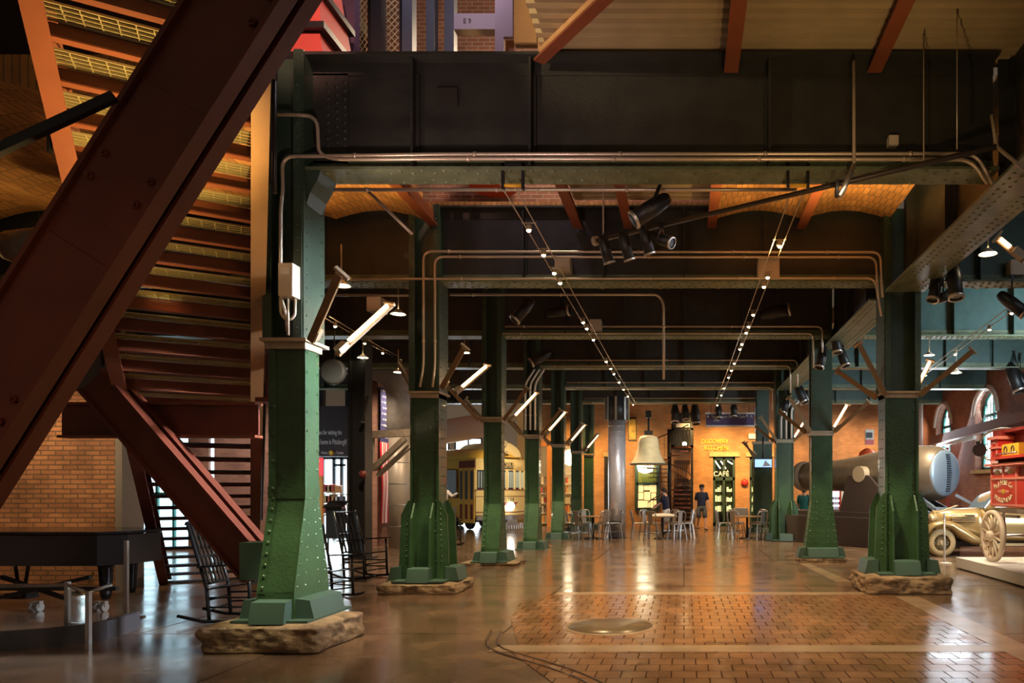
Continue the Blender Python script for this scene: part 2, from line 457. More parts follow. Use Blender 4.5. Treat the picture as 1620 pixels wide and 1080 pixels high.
for wv in (W1, W2): arch_hole(mb, wv[0], wv[1], wv[3] - .8, wv[3] + .01, RWX + .02, RWX + .5)
struct(mb.build('wall_right', BR_SIDE, origin=(RWX, 0, 0)))
def arch_window(nm, wv):
    y0, y1, z0, z1 = wv; c = (y0 + y1) / 2; r = (y1 - y0) / 2; zs = z1 - .8
    t = bpy.data.objects.new(nm, None); COL.objects.link(t); t.location = (RWX + .3, c, z0); struct(t)
    poly = [(y0, z0), (y1, z0)] + [(c + r * math.cos(PI * i / 14), zs + .8 * math.sin(PI * i / 14)) for i in range(15)]
    MB().prism(poly, .02, 'yz', RWX + .36).build('pane', DAYW, t)
    mb = MB(); X = RWX + .30
    for y in (y0 + .05, y1 - .05): mb.mm((X - .04, y - .05, z0), (X + .04, y + .05, zs))
    mb.mm((X - .04, y0, z0), (X + .04, y1, z0 + .1)); mb.mm((X - .04, y0, zs - .05), (X + .04, y1, zs + .05)); mb.mm((X - .04, c - .04, z0), (X + .04, c + .04, zs + .8))
    mb.tube([(X, c + (r - .05) * math.cos(PI * i / 14), zs + .75 * math.sin(PI * i / 14)) for i in range(15)], .05, 6)
    mb.build('window_frame', TEALF, t)
    mb = MB()
    for i in range(1, 6):
        y = y0 + (y1 - y0) * i / 6; mb.mm((X - .012, y - .012, z0), (X + .012, y + .012, z1 - .25))
    for i in range(1, 6):
        z = z0 + (z1 - z0) * i / 6; mb.mm((X - .012, y0, z - .012), (X + .012, y1, z + .012))
    mb.build('glazing_bar', FRAMEG, t)
    MB().mm((RWX - .12, y0 - .15, z0 - .12), (RWX + .3, y1 + .15, z0)).build('window_sill', LINTEL, t)
    mb = MB(); mb.tube([(RWX, c + (r + .1) * math.cos(PI * i / 14), zs + .9 * math.sin(PI * i / 14)) for i in range(15)], .09, 6)
    mb.build('arch_surround', mat('pale_surround', (.55, .42, .34), .7), t)
arch_window('window_1', W1); arch_window('window_2', W2)
# left setting
wall('wall_left', -18, (188 - VX) * 11.8 / F, 11.8, 0, 3.0, .4, BR_LEFT)
wall('wall_left', -18, -9.6, 12.1, 3.0, 8, .4, BR_LEFT)
mb = MB(); mb.mm((-9.17, 11.72, 0), (-9.06, 12.2, 3.0)); struct(mb.build('trim_8', mat('grey_door_trim', (.3, .3, .3), .4, metal=.5)))
wall('wall_rear', -18, -10.6, 19.5, 0, 7, .3, BR_RED, [(-15.05, -13.3, .1, 3.6), (-12.75, -12.6, .1, 3.4), (-11.6, -11.48, .1, 3.4)])
struct(MB().mm((-15.05, 19.6, .1), (-13.3, 19.65, 3.6)).build('window_3', DAYS))
struct(MB().mm((-12.75, 19.6, .1), (-12.6, 19.65, 3.4)).build('window_4', DAYS))
struct(MB().mm((-11.6, 19.6, .1), (-11.48, 19.65, 3.4)).build('window_5', DAYS))
mb = MB()
for x in (-14.6, -14.15, -13.7): mb.mm((x - .03, 19.5, .1), (x + .03, 19.58, 3.6))
mb.mm((-15.05, 19.5, 1.5), (-13.3, 19.58, 1.56)); mb.mm((-15.05, 19.5, 2.4), (-13.3, 19.58, 2.46))
struct(mb.build('window_6', TEALF))
# brick pier with the flag, between the shop and the trolley
struct(MB().mm((-9.25, 21.0, 0), (-8.86, 21.3, 7)).build('wall_pier', BR_RED, origin=(0, 21, 0)))
struct(MB().mm((-9.25, 21.03, 0), (-8.85, 24.2, 7)).build('wall_pier', BR_REDY, origin=(-8.8, 0, 0)))
# far room beyond the trolley: daylight wall
wall('wall_far', -22, -8, 42, 0, 8, .3, mat('far_plaster', (.55, .5, .48), .7), [(-15.9, -13.6, .3, 4.6), (-13.2, -11.7, .3, 4.6)])
struct(MB().mm((-15.9, 42.1, .3), (-13.6, 42.15, 4.6)).build('window_7', DAY))
struct(MB().mm((-13.2, 42.1, .3), (-11.7, 42.15, 4.6)).build('window_8', DAY))
mb = MB()
for x in (-15.9, -14.75, -13.6, -13.2, -12.45, -11.7): mb.mm((x - .04, 41.95, .3), (x + .04, 42.08, 4.6))
for z in (.3, 1.7, 3.1, 4.6): mb.mm((-15.9, 41.95, z - .04), (-11.7, 42.08, z + .04))
struct(mb.build('window_9', BLACK))

struct(MB().mm((-16, .5, 8.6), (-4.9, 12, 8.8)).build('ceiling', mat('dark_ceiling', (.06, .045, .03), .8)))
struct(MB().mm((-13.2, 1, 0), (-13, 11.8, 8.6)).build('wall_left', BR_LEFT))
# ---------------------------------------------------------------- ceilings
def vaults(nm, xs, y0, y1, m=BR_VAULT):
    mb = MB()
    for a, b in zip(xs, xs[1:]):
        n = 6; prof = [(a + (b - a) * i / n, 5.98 + .14 * math.sin(PI * i / n)) for i in range(n + 1)]
        mb.prism(prof + [(b, 6.4), (a, 6.4)], y1 - y0, 'xz', (y0 + y1) / 2)
    return struct(mb.build(nm, m, origin=(0, 0, 0)))
def deckc(nm, x0, x1, y0, y1, z=6.24):
    mb = MB(); p = .15; n = int((y1 - y0) / p); pr = []
    for i in range(n):
        y = y0 + i * p; pr += [(y, z), (y + .075, z), (y + .09, z + .065), (y + .135, z + .065)]
    pr.append((y0 + n * p, z))
    mb.prism(pr + [(y0 + n * p, z + .1), (y0, z + .1)], x1 - x0, 'yz', (x0 + x1) / 2)
    return struct(mb.build(nm, DECKM, origin=(0, 0, 0)))
DECKM = mat('tan_steel_deck', (.46, .36, .19), .55, noise=.2, nscale=2)
deckc('ceiling', -1.5, 3.54, 1.5, 8.0)
deckc('ceiling', 3.56, 10, 2, 11.7)
deckc('ceiling', -1.75, .4, 7.98, 11.7)
vaults('ceiling', [.5, 1.9, 3.3], 7.98, 11.7)
vaults('ceiling', [-8.4, -7.0, -5.6, -4.2], 7.98, 11.7)
for kk in range(1, 6):
    y1 = FY[kk + 1] - .18 if kk < 5 else WALLY
    vaults('ceiling', [-4.3 + 1.26 * i for i in range(7)], FY[kk] + .18, y1)
    vaults('ceiling', [-13 + 1.4 * i for i in range(7)], FY[kk] + .18, y1)
    vaults('ceiling', [3.9 + 1.23 * i for i in range(6)], FY[kk] + .18, y1)
for i, (x, y0, y1, lab) in enumerate([(.5, 1.5, 7.72, 'red steel joist crossing the tan metal deck above nearest girder, middle one'),
                                     (2.02, 1.5, 7.72, 'red steel joist crossing the tan metal deck above nearest girder, right one'),
                                     (-4.02, 7.98, 11.8, 'orange red steel edge joist at the opening, beside the lit brick vault'),
                                     (-1.72, 7.98, 11.8, 'red brown joist behind nearest girder at edge of the open well'),
                                     (-.9, 7.98, 11.8, 'red joist under tan metal deck behind nearest girder'),
                                     (.45, 7.98, 11.8, 'dark red joist at left side of the right brick vaults'),
                                     (1.9, 7.98, 11.8, 'dark red joist between the two right brick vaults')]):
    mb = MB(); zb = 6.05 if y0 < 5 else 5.86
    t = thing('steel_joist', lab, 'joist', (x, (y0 + y1) / 2, zb))
    MB().mm((x - .012, y0, zb + .02), (x + .012, y1, zb + .24)).build('web', RUST2, t)
    MB().mm((x - .075, y0, zb), (x + .075, y1, zb + .022)).build('bottom_flange', RUST2, t)

# ================================================================ PLINTHS
def plinth(x, y, wx, wy, h, lab):
    bm = bmesh.new(); bmesh.ops.create_cube(bm, size=1)
    bmesh.ops.scale(bm, verts=bm.verts, vec=(wx, wy, h))
    bmesh.ops.subdivide_edges(bm, edges=bm.edges, cuts=9, use_grid_fill=True)
    from mathutils import noise as nz
    for v in bm.verts:
        p = v.co.copy(); q = V((p.x * 3 + x, p.y * 3 + y, p.z * 5))
        n = nz.fractal(q, 1.0, 2.0, 4); n2 = nz.noise(q * 2.2)
        sidez = abs(p.z) / (h / 2)
        ex = max(abs(p.x) / (wx / 2), abs(p.y) / (wy / 2))
        if ex > .97 and sidez < 1.05:
            d = V((p.x / wx, p.y / wy, 0)).normalized(); v.co += d * (n * .055 + n2 * .03 - (.05 if sidez > .97 and p.z > 0 else 0))
        if p.z > h / 2 - .001: v.co.z += n * .008 - (.02 if ex > .95 else 0)
        if p.z < -h / 2 + .001: v.co.z = -h / 2
    for f in bm.faces: f.smooth = True
    m = MB(); m.bm.free(); m.bm = bm
    bmesh.ops.translate(bm, verts=bm.verts, vec=(x, y, h / 2))
    o = m.build('stone_plinth', STONE)
    s = o.modifiers.new('Sub', 'SUBSURF'); s.levels = 1; s.render_levels = 2
    tx = bpy.data.textures.new('stone_rough', 'CLOUDS'); tx.noise_scale = .09; tx.noise_depth = 3
    dsp = o.modifiers.new('Rough', 'DISPLACE'); dsp.texture = tx; dsp.strength = .07; dsp.mid_level = .5; dsp.texture_coords = 'LOCAL'
    vg = o.vertex_groups.new(name='sides')
    vg.add([v.index for v in o.data.vertices if .04 < v.co.z < h - .03], 1.0, 'REPLACE')
    dsp.vertex_group = 'sides'
    tag(o, lab, 'plinth', 'stone plinths under the columns')
plinth(-4.2, FY[0] - .1, 1.2, 1.02, PL, 'rough brown stone plinth under the nearest green column')
plinth(-4.17, FY[1] - .05, 1.22, 1.15, .16, 'low rough stone plinth under second green column of the left row')
plinth(-4.17, FY[2], 1.2, 1.0, .07, 'thin flat stone base under third green column of the left row')
plinth(3.5, 11.82, 1.36, 1.15, .29, 'tall rough stone plinth under the green column beside white platform')
plinth(3.12, 16.62, 1.05, .9, .10, 'pale rough stone plinth under the flared column before the cannon muzzle')

# ================================================================ COLUMNS
TOP = 6.2
def column_parts(t, kind, w=.38, base=0.0, d=.28, cap=3.17, up_d=.44, up_w=.40):
    """local coordinates: x across, y depth, z from floor. base = top of the stone"""
    mb = MB(); h = w / 2
    if kind == 'flared':
        fz = base + 1.25
        prof = [(-.36, base + .02), (-.35, base + .30), (-d / 2, fz), (-d / 2, cap), (d / 2, cap), (d / 2, fz), (.35, base + .30), (.36, base + .02)]
        mb.prism(prof, w - .03, 'yz')
        for s in (-1, 1):      # side plates, angles and rivets
            mb.prism([(a * 1.03, b) for a, b in prof], .016, 'yz', s * (h - .006))
            for sy in (-1, 1):
                mb.rivets((s * h, sy * (.30), base + .34), (s * h, sy * (d / 2 - .03), fz), .115, (s, 0, 0), .02)
                mb.rivets((s * h, sy * (.14), base + .34), (s * h, sy * (d / 2 - .10), fz), .115, (s, 0, 0), .02)
                mb.rivets((s * h, sy * (d / 2 - .035), fz + .1), (s * h, sy * (d / 2 - .035), cap - .1), .2, (s, 0, 0), .022)
        for sy in (-1, 1):
            mb.bar((-h + .04, sy * .352, base + .28), (-h + .04, sy * (d / 2 + .006), fz), .075, .02, up=(0, 1, 0))
            mb.bar((-h + .04, sy * (d / 2 + .006), fz), (-h + .04, sy * (d / 2 + .006), cap), .075, .02, up=(0, 1, 0))
            mb.rivets((-h + .05, sy * .36, base + .34), (-h + .05, sy * (d / 2 + .014), fz), .115, (0, sy, .1), .022)
            mb.rivets((-h + .05, sy * (d / 2 + .014), fz + .1), (-h + .05, sy * (d / 2 + .014), cap - .1), .27, (0, sy, 0), .023)
        if base > .2: mb.mm((-h - .008, -d / 2 - .012, fz + .0), (h + .008, d / 2 + .012, fz + .13))
        dy = .36
    else:                       # 'winged'
        mb.mm((-h, -d / 2, base + .02), (h, d / 2, cap))
        for s in (-1, 1):
            mb.mm((s * h - .02, -d / 2 - .03, base + .02), (s * h + .02, d / 2 + .03, cap))
            mb.prism([(s * h, base + .02), (s * (h + .20), base + .02), (s * (h + .16), base + 1.05), (s * (h + .05), base + 1.28), (s * h, base + 1.28)], .03, 'xz', -d / 2 - .03)
            mb.prism([(s * h, base + .02), (s * (h + .20), base + .02), (s * (h + .16), base + 1.05), (s * (h + .05), base + 1.28), (s * h, base + 1.28)], .03, 'xz', d / 2 + .03)
            for sy in (-1, 1):
                mb.prism([(sy * d / 2, base + .02), (sy * (d / 2 + .24), base + .02), (sy * (d / 2 + .2), base + 1.0), (sy * (d / 2 + .06), base + 1.25), (sy * d / 2, base + 1.25)], .03, 'yz', s * (h - .06))
                mb.rivets((s * (h + .075), sy * (d / 2 + .046), base + .3), (s * (h + .05), sy * (d / 2 + .046), base + 1.15), .085, (0, sy, 0))
                mb.rivets((s * (h - .045), sy * (d / 2 + .004), base + .3), (s * (h - .045), sy * (d / 2 + .004), cap - .12), .16, (0, sy, 0), .02)
            mb.rivets((s * (h + .022), -.06, base + .3), (s * (h + .022), -.06, cap - .1), .15, (s, 0, 0))
            mb.rivets((s * (h + .022), .08, base + .3), (s * (h + .022), .08, cap - .1), .15, (s, 0, 0))
        dy = d / 2 + .24
    mb.build('lower_shaft', GREEN, t)
    m2 = MB(); m2.mm((-h - .05, -d / 2 - .09, cap), (h + .05, max(d, up_d) / 2 + .06, cap + .035)); m2.mm((-h - .02, -d / 2 - .04, cap - .07), (h + .02, d / 2 + .04, cap)); m2.build('cap_plate', BRONZE, t)
    mb = MB(); uh = up_w / 2; z0 = cap + .035
    for s in (-1, 1):
        mb.mm((s * uh - .015, -up_d / 2, z0), (s * uh + .015, up_d / 2, TOP))
        for sy in (-1, 1):
            mb.mm((s * uh - s * .085, sy * up_d / 2 - .012, z0), (s * uh, sy * up_d / 2 + .012, TOP))
            mb.rivets((s * (uh - .05), sy * (up_d / 2 + .012), z0 + .1), (s * (uh - .05), sy * (up_d / 2 + .012), TOP - .1), .13, (0, sy, 0))
            mb.rivets((s * (uh + .015), sy * (up_d / 2 - .06), z0 + .1), (s * (uh + .015), sy * (up_d / 2 - .06), GB - .1), .14, (s, 0, 0))
    mb.mm((-uh, -.05, z0), (uh, -.02, TOP)); mb.build('upper_shaft', GREEN2, t)
    # shoes
    def shoe(c, ang, wid):
        R = Matrix.Rotation(ang, 3, 'Z'); m = MB()
        pr = [(-.02, base), (.20, base), (.15, base + .21), (-.02, base + .23)]
        A = [V(c) + R @ V((a, -wid / 2, b)) for a, b in pr]; B = [V(c) + R @ V((a, wid / 2, b)) for a, b in pr]
        m.loft([A, B], smooth=False); m.build('base_shoe', SHOE, t)
    if kind == 'flared':
        shoe((h, 0, 0), 0, .68); shoe((-h, 0, 0), PI, .68); shoe((0, -.34, 0), -PI / 2, w * .92); shoe((0, .34, 0), PI / 2, w * .92)
    else:
        shoe((h + .16, 0, 0), 0, d + .16); shoe((-h - .16, 0, 0), PI, d + .16); shoe((0, -dy + .06, 0), -PI / 2, w * .8); shoe((0, dy - .06, 0), PI / 2, w * .8)
    MB().mm((-h - .2, -dy - .12, base), (h + .2, dy + .12, base + .025)).build('base_plate', SHOE, t)
def column(x, y, kind, lab, rz=0, group='columns of the left row', **kw):
    t = thing('steel_column', lab, 'column', (0, 0, 0), group)
    column_parts(t, kind, **kw); t.location = (x, y, 0); t.rotation_euler = (0, 0, rz); return t
c1 = column(LX, FY[0], 'flared', 'nearest green riveted steel column, flared foot on brown stone, junction box on its shaft', base=PL)
column(LX, FY[1], 'winged', 'second green column of left row with shouldered wing plates at its foot', w=.42, d=.34, base=.17, up_w=.46)
c3 = column(LX, FY[2], 'flared', 'third green column of left row, in front of the yellow trolley', base=.07)
c4 = dup(c3, (LX, FY[3], -.07), None, 'fourth green column of left row, at the right edge of the trolley')
c5 = dup(c3, (LX, FY[4], -.07), None, 'fifth green column of left row, between trolley and metal cafe chairs')
c6 = dup(c3, (LX, FY[5], -.07), None, 'sixth slim dark column of left row, behind the left cafe table')
c7 = dup(c3, (-4.0, 30.6, -.07), None, 'farthest dark column of left row, just before the orange brick wall')
G2 = 'columns of the right row'
column(3.5, 11.88, 'winged', 'broad green column on tall stone, before the gun and gold car', group=G2, w=.50, d=.36, base=.29, up_w=.56, up_d=.5)
column(3.12, 16.62, 'flared', 'green column with wide flared foot, in front of the cannon muzzle', PI / 2, G2, base=.10, w=.40, d=.44, cap=2.92, up_w=.38)
column(3.22, 23.4, 'winged', 'green column with white conduits at the right of the cafe chairs', group=G2, w=.52, d=.4, base=.02, up_w=.56, cap=3.2)
column(2.93, 27.2, 'flared', 'dark riveted column behind the hanging screen', PI / 2, G2, base=0, w=.4, d=.66, cap=3.4, up_w=.38)
# ================================================================ GIRDERS
def girder(x0, x1, y, lab, stiff, zb=GB, zt=GT, group='transverse girders', riv=True, m=DARK):
    t = thing('plate_girder', lab, 'girder', ((x0 + x1) / 2, y, zb), group)
    MB().mm((x0, y - .015, zb), (x1, y + .015, zt)).build('web', m, t)
    mb = MB(); mb.mm((x0, y - .19, zb - .03), (x1, y + .19, zb)); mb.mm((x0, y - .03, zb), (x1, y + .03, zb + .13))
    if riv:
        n = int((x1 - x0) / .115)
        for i in range(n):
            x = x0 + .06 + i * .115
            mb.rivet((x, y - .11 + (.03 if i % 2 else -.03), zb - .03), (0, 0, -1), .028); mb.rivet((x + .05, y + .11 + (.03 if i % 2 else -.03), zb - .03), (0, 0, -1), .028)
            mb.rivet((x, y - .03, zb + .085), (0, -1, 0), .016)
    mb.build('bottom_flange', GFL, t)
    mb = MB(); mb.mm((x0, y - .19, zt), (x1, y + .19, zt + .03)); mb.mm((x0, y - .03, zt - .13), (x1, y + .03, zt)); mb.build('top_flange', m, t)
    for sx in stiff:
        mb = MB()
        mb.mm((sx - .045, y - .05, zb + .13), (sx + .045, y - .015, zt - .13)); mb.mm((sx - .012, y - .15, zb), (sx + .012, y - .015, zt))
        mb.mm((sx - .012, y + .015, zb), (sx + .012, y + .15, zt))
        if riv: mb.rivets((sx + .0, y - .05, zb + .2), (sx + .0, y - .05, zt - .2), .12, (0, -1, 0), .022)
        mb.build('stiffener', m, t)
    return t
g = girder(-3.96, 3.3, FY[0], 'nearest dark plate girder spanning the hall overhead, with conduits along its foot', [-2.86, -1.62, .9])
mb = MB()
for i in range(10):
    for j, x in enumerate((-3.80, -3.70, -3.62)):
        mb.rivet((x, FY[0] - .03, 5.2 + i * .085 + (j % 2) * .042), (0, -1, 0), .024)
mb.mm((-3.96, FY[0] - .03, 5.1), (-3.58, FY[0], 6.06)); mb.build('end_plate', DARK, g)
MB().mm((-2.63, FY[0] - .05, 5.72), (-2.41, FY[0] - .012, 5.90)).build('square_plate', mat('dull_plate', (.03, .025, .02), .6), g)
mb = MB()
for s in (1,):
    mb.prism([(-3.96, 4.97), (-3.80, 4.97), (-3.84, 4.86), (-3.91, 4.74), (-3.96, 4.6)], .34, 'xz', FY[0])
mb.build('haunch_bracket', GREEN2, g)
nm = ['second', 'third', 'fourth', 'fifth', 'sixth']
for i in range(1, 6):
    girder(-3.94, 3.2 if i > 1 else 3.22, FY[i], nm[i - 1] + ' dark plate girder from the camera, spanning the middle of the hall', [-2.6, -1.3, 0, 1.3], riv=i < 4)
    girder(-13, -4.40, FY[i], nm[i - 1] + ' girder from the camera, in the left bay beyond the columns', [-5.9, -7.4, -8.9, -10.4, -11.9], riv=i < 2)
    girder(3.86, RWX, FY[i], nm[i - 1] + ' girder from the camera, in the right bay above the gun', [4.8, 5.9, 7.2, 8.5], riv=i < 3, m=mat('daylit_teal_girder', (.045, .095, .085), .45, noise=.2))  # teal carries the right bay's daylight in the girder colour
def lgirder(y0, y1, xc, wid, lab, zb=4.82):
    t = thing('plate_girder', lab, 'girder', (xc, (y0 + y1) / 2, zb), 'lengthwise girders of the right row')
    MB().mm((xc - .015, y0, zb), (xc + .015, y1, 6.24)).build('web', DARK, t)
    mb = MB(); mb.mm((xc - wid / 2, y0, zb - .035), (xc + wid / 2, y1, zb)); n = int((y1 - y0) / .13)
    for i in range(n):
        y = y0 + .06 + i * .13
        for q in (-.36, -.2, .2, .36): mb.rivet((xc + wid * q, y + (.06 if abs(q) > .3 else 0), zb - .035), (0, 0, -1), .02)
    mb.build('bottom_flange', GFL, t)
    y = y0 + .8
    while y < y1 - .3:
        mb = MB(); mb.mm((xc - .16, y - .012, zb), (xc + .16, y + .012, 6.23)); mb.mm((xc - .05, y - .05, zb + .1), (xc + .05, y + .05, 6.23)); mb.build('stiffener', DARK, t); y += 1.6
lgirder(2.2, 11.62, 3.53, .62, 'lengthwise riveted girder over the right side, the run nearest the camera')
lgirder(12.14, 16.4, 3.4, .6, 'lengthwise riveted girder between broad column and the flared column')
lgirder(16.9, 23.1, 3.25, .6, 'lengthwise riveted girder behind the flared column, hung with spotlights')
# ================================================================ STAIRCASE (rises towards the camera on the left)
SD = V((-.513, .859, 0)); SW = V((.859, .513, 0)); GO = .2807 * 1.09; RI = .17
def sp(n, wv, dz=0.0):       # point on the flight: n treads down, wv metres across
    return V((-4.59, 5.10, 4.95)) + SD * (GO * n) + SW * wv + V((0, 0, -RI * n + dz))
SWD = 1.46
def flight(n0, n1, lab, lower=False):
    t = thing('staircase', lab, 'staircase', sp(n1, SWD / 2))
    fr = RUST2 if not lower else RUST
    Rm = Matrix((SW, SD, V((0, 0, 1)))).transposed()
    for i in range(n0, n1 + 1):
        mb = MB()                                         # open grating tread: five long bars and cross bars
        for q in range(5):
            a = sp(i, .06) - SD * (.02 + q * .06); b = sp(i, SWD - .06) - SD * (.02 + q * .06)
            mb.bar(a, b, .010, .030, up=(0, 0, 1)) if False else mb.box((a + b) / 2, ((b - a).length, .013, .016), Rm)
        for q in range(13):
            c = sp(i, .1 + q * (SWD - .2) / 12) - SD * .137; mb.box(c, (.007, .25, .012), Rm)
        mb.build('tread', GRATE if not lower else BLACK, t)
        mb = MB()
        if not lower:
            c = sp(i, SWD / 2, -RI * .44) + SD * .0; mb.box(c, (SWD - .06, .02, RI * .72), Rm)
            c = sp(i, SWD / 2, -RI * .80) - SD * .03; mb.box(c, (SWD - .06, .08, .012), Rm)
        else:
            c = sp(i, SWD / 2, -.02) + SD * .0; mb.box(c, (SWD - .06, .02, .055), Rm)
        mb.build('riser', fr, t)
    for s, wv in ((0, 0.0), (1, SWD)):
        mb = MB(); a = sp(n0 - 1.3, wv, -.02); b = sp(n1 + .6, wv, -.02)
        up = (b - a).cross(SW); sgn = -1 if s == 0 else 1
        nrm = SW.cross((b - a).normalized())
        z = (b - a).normalized(); x = SW; y = z.cross(x); R = Matrix((x, y, z)).transposed(); L = (b - a).length
        mb.box((a + b) / 2, (.014, .30, L), R)
        for e in (-1, 1): mb.box((a + b) / 2 + y * (e * .15) + x * (-sgn * .06), (.135, .016, L), R)
        mb.build('stringer', CREAM if (s == 1 and not lower) else fr, t)
    return t
st = flight(-1, 14, 'rust red open grating stair flight overhead on the left, seen from below')
mb = MB()
for wv in (-.06, SWD + .06):
    mb.tube([sp(-2, wv, .95), sp(14, wv, .95)], .022, 8)
    for n in range(-1, 15, 4): mb.cyl(sp(n, wv, -.1), sp(n, wv, .95), .018, n=8)
mb.build('handrail', BLACK, st)
# lower flight: from the landing to the floor
lo = flight(16, 29, 'dark lower stair flight of thin treads, below the red landing beam', True)
mb = MB()
for wv in (SWD + .05,):
    mb.tube([sp(16, wv, .9), sp(28, wv, .9)], .02, 8)
mb.build('handrail', BLACK, lo)
# landing: beam, platform, gusset
t = thing('landing', 'rust red landing beam and dark platform between the two stair flights', 'stair landing', (-6.1, 8.6, 2.2))
a = at(100, 690, 8.45); b = at(424, 690, 8.45)
MB().mm((a.x, 8.43, a.z), (b.x - .1, 8.46, a.z + .37)).build('beam_web', RUST, t)
mb = MB(); mb.mm((a.x, 8.36, a.z - .02), (b.x - .1, 8.52, a.z + .01)); mb.mm((a.x, 8.36, a.z + .36), (b.x - .1, 8.52, a.z + .39)); mb.build('beam_flange', RUST2, t)
A = sp(15, 0, 0); B = sp(15, SWD, 0)
mb = MB(); c = (A + B) / 2 + V((0, 0, -.02)); Rm = Matrix((SW, SD, V((0, 0, 1)))).transposed(); mb.box(c - SD * .05, (SWD, .46, .04), Rm); mb.build('platform', BLACK, t)
MB().prism([(-7.18, 2.75), (-6.62, 2.75), (-6.5, 2.95), (-6.62, 3.2), (-7.0, 3.3), (-7.25, 3.0)], .03, 'xz', 8.30).build('gusset_plate', mat('grey_gusset', (.13, .10, .09), .5), t)
# ---------------------------------------------------------------- the two heavy braces
def brace(lab, p0, p1, wid, dep, gap, m, nm='diagonal_brace', bolts=()):
    p0 = V(p0); p1 = V(p1); t = thing(nm, lab, 'brace', p0 if p0.z < p1.z else p1)
    z = (p1 - p0).normalized(); yv = V((0, 1, 0)); x = yv.cross(z).normalized(); L = (p1 - p0).length
    R = Matrix((x, yv, z)).transposed(); c = (p0 + p1) / 2
    for yo in (0, dep + gap):
        mb = MB(); mb.box(c + yv * (yo + dep * .45), (wid, .025, L), R); mb.build('web', m, t)
        mb = MB()
        for s in (-1, 1): mb.box(c + x * s * wid / 2 + yv * (yo + dep / 2), (.03, dep, L), R)
        mb.build('flange', m, t)
    mb = MB()
    for (s, q) in bolts:
        p = p0 + z * q + x * s * wid + yv * (dep * .45 - .013); MB().cyl(p, p - yv * .03, .03, .026, n=6).cyl(p - yv * .025, p - yv * .05, .014, n=8).build('bolt', m, t)
    mb.bm.free()
    return t, x, z
p0 = at(-113, 750, 4.5); p1 = at(419, -90, 4.5)
L0 = (p1 - p0).length
br, xb, zb_ = brace('huge rust red double channel brace crossing the upper left corner', p0 - (p1 - p0) * .22, p1 + (p1 - p0) * .25, .50, .12, .05, RUST,
      bolts=[(s * .34, q) for s in (-1, 1) for q in (1.35, 1.52, 2.95, 3.12, 4.3, 4.5)])
mb = MB(); zz = (p1 - p0).normalized(); xx = V((0, 1, 0)).cross(zz).normalized(); R = Matrix((xx, V((0, 1, 0)), zz)).transposed()
for q, ln in ((.30, 1.0), (.60, .9)):
    mb.box(p0 + (p1 - p0) * q + V((0, .037, 0)), (.43, .012, ln), R)
mb.build('splice_plate', RUST, br)
a = at(140, 600, 8.15); b = at(402, 905, 7.9)
b2, _, _ = brace('smaller rust red double brace sloping from the landing beam to nearest column foot', a, b, .33, .13, .08, RUST)
MB().mm((-4.74, 7.75, .66), (-4.36, 8.0, 1.06)).build('foot_bracket', SHOE, b2)
# thin dark rod crossing the upper left stair
tag(MB().bar(at(-20, 245, 4.1), at(182, 152, 4.3), .05, .05).build('tie_rod', BLACK), 'dark steel rod sloping up across the stair underside at upper left', 'rod')
t = thing('post', 'red post standing between the stair and the nearest column', 'post', (-4.62, 8.2, 2.6))
MB().mm((-4.78, 8.3, 2.65), (-4.58, 8.5, 6.9)).build('shaft', mat('plum_red_paint', (.10, .022, .03), .5), t)
MB().mm((-4.75, 8.05, 2.6), (-4.5, 8.35, 2.65)).build('foot_plate', RUST, t)
# grey duct elbow at far upper left
tag(MB().tube([V((-9.6, 10.4, 5.1)), V((-8.9, 10.0, 5.0)), V((-8.3, 10.3, 5.1))], .22, 12).build('air_duct', GREYD), 'grey round duct high on the left behind the stair', 'duct')
vaults('ceiling', [-12.4, -11.0, -9.6, -8.4], 9.2, 11.7, BR_VAULT)

# ================================================================ ABOVE THE NEAREST GIRDER (open well)
def thing1(o, lab, cat, group=None): return tag(o, lab, cat, group)
t = thing('steel_tower', 'salmon red tapering steel tower with black collars above the nearest column', 'tower', (-4.2, 8.4, 6.22))
def frus(mb, x0, x1, y0, y1, z0, X0, X1, Y0, Y1, z1):
    mb.loft([[V((x0, y0, z0)), V((x1, y0, z0)), V((x1, y1, z0)), V((x0, y1, z0))], [V((X0, Y0, z1)), V((X1, Y0, z1)), V((X1, Y1, z1)), V((X0, Y1, z1))]], smooth=False)
SALM = mat('salmon_red_paint', (.5, .09, .07), .5)
mb = MB()
frus(mb, -4.6, -3.92, 7.9, 8.9, 6.32, -4.45, -4.08, 8.1, 8.7, 6.85)
frus(mb, -4.5, -4.0, 8.0, 8.8, 6.75, -4.36, -4.1, 8.15, 8.65, 7.6)
mb.build('shell', SALM, t)
mb = MB(); mb.mm((-4.65, 7.82, 6.22), (-3.88, 8.95, 6.34)); mb.mm((-4.56, 7.95, 6.68), (-3.94, 8.85, 6.75)); mb.mm((-4.48, 8.0, 7.1), (-3.98, 8.8, 7.17)); mb.build('collar', BLACK, t)
pv = mat('purple_post_paint', (.075, .045, .075), .5); bv = mat('blue_grey_post', (.06, .07, .085), .5)
for (a, b, d, m, lab) in [(528, 560, 9.0, pv, 'dark purple square post rising above the girder beside the red tower'),
                          (586, 603, 9.4, BLACK, 'black post between the two wire mesh panels above girder'),
                          (636, 652, 9.6, bv, 'blue grey post right of the wire mesh above girder'),
                          (674, 687, 10.2, bv, 'narrow blue grey post in the middle above girder'),
                          (703, 718, 10.4, bv, 'blue grey post left of the pale beam above girder')]:
    A = at(a, 90, d); B = at(b, 90, d)
    tt = thing('upper_post', lab, 'post', ((A.x + B.x) / 2, d, 6.3))
    MB().mm((A.x, d, 6.3), (B.x, d + .16, 9.6)).build('shaft', m, tt)
    MB().mm((A.x - .05, d - .05, 6.25), (B.x + .05, d + .21, 6.3)).build('foot_plate', m, tt)
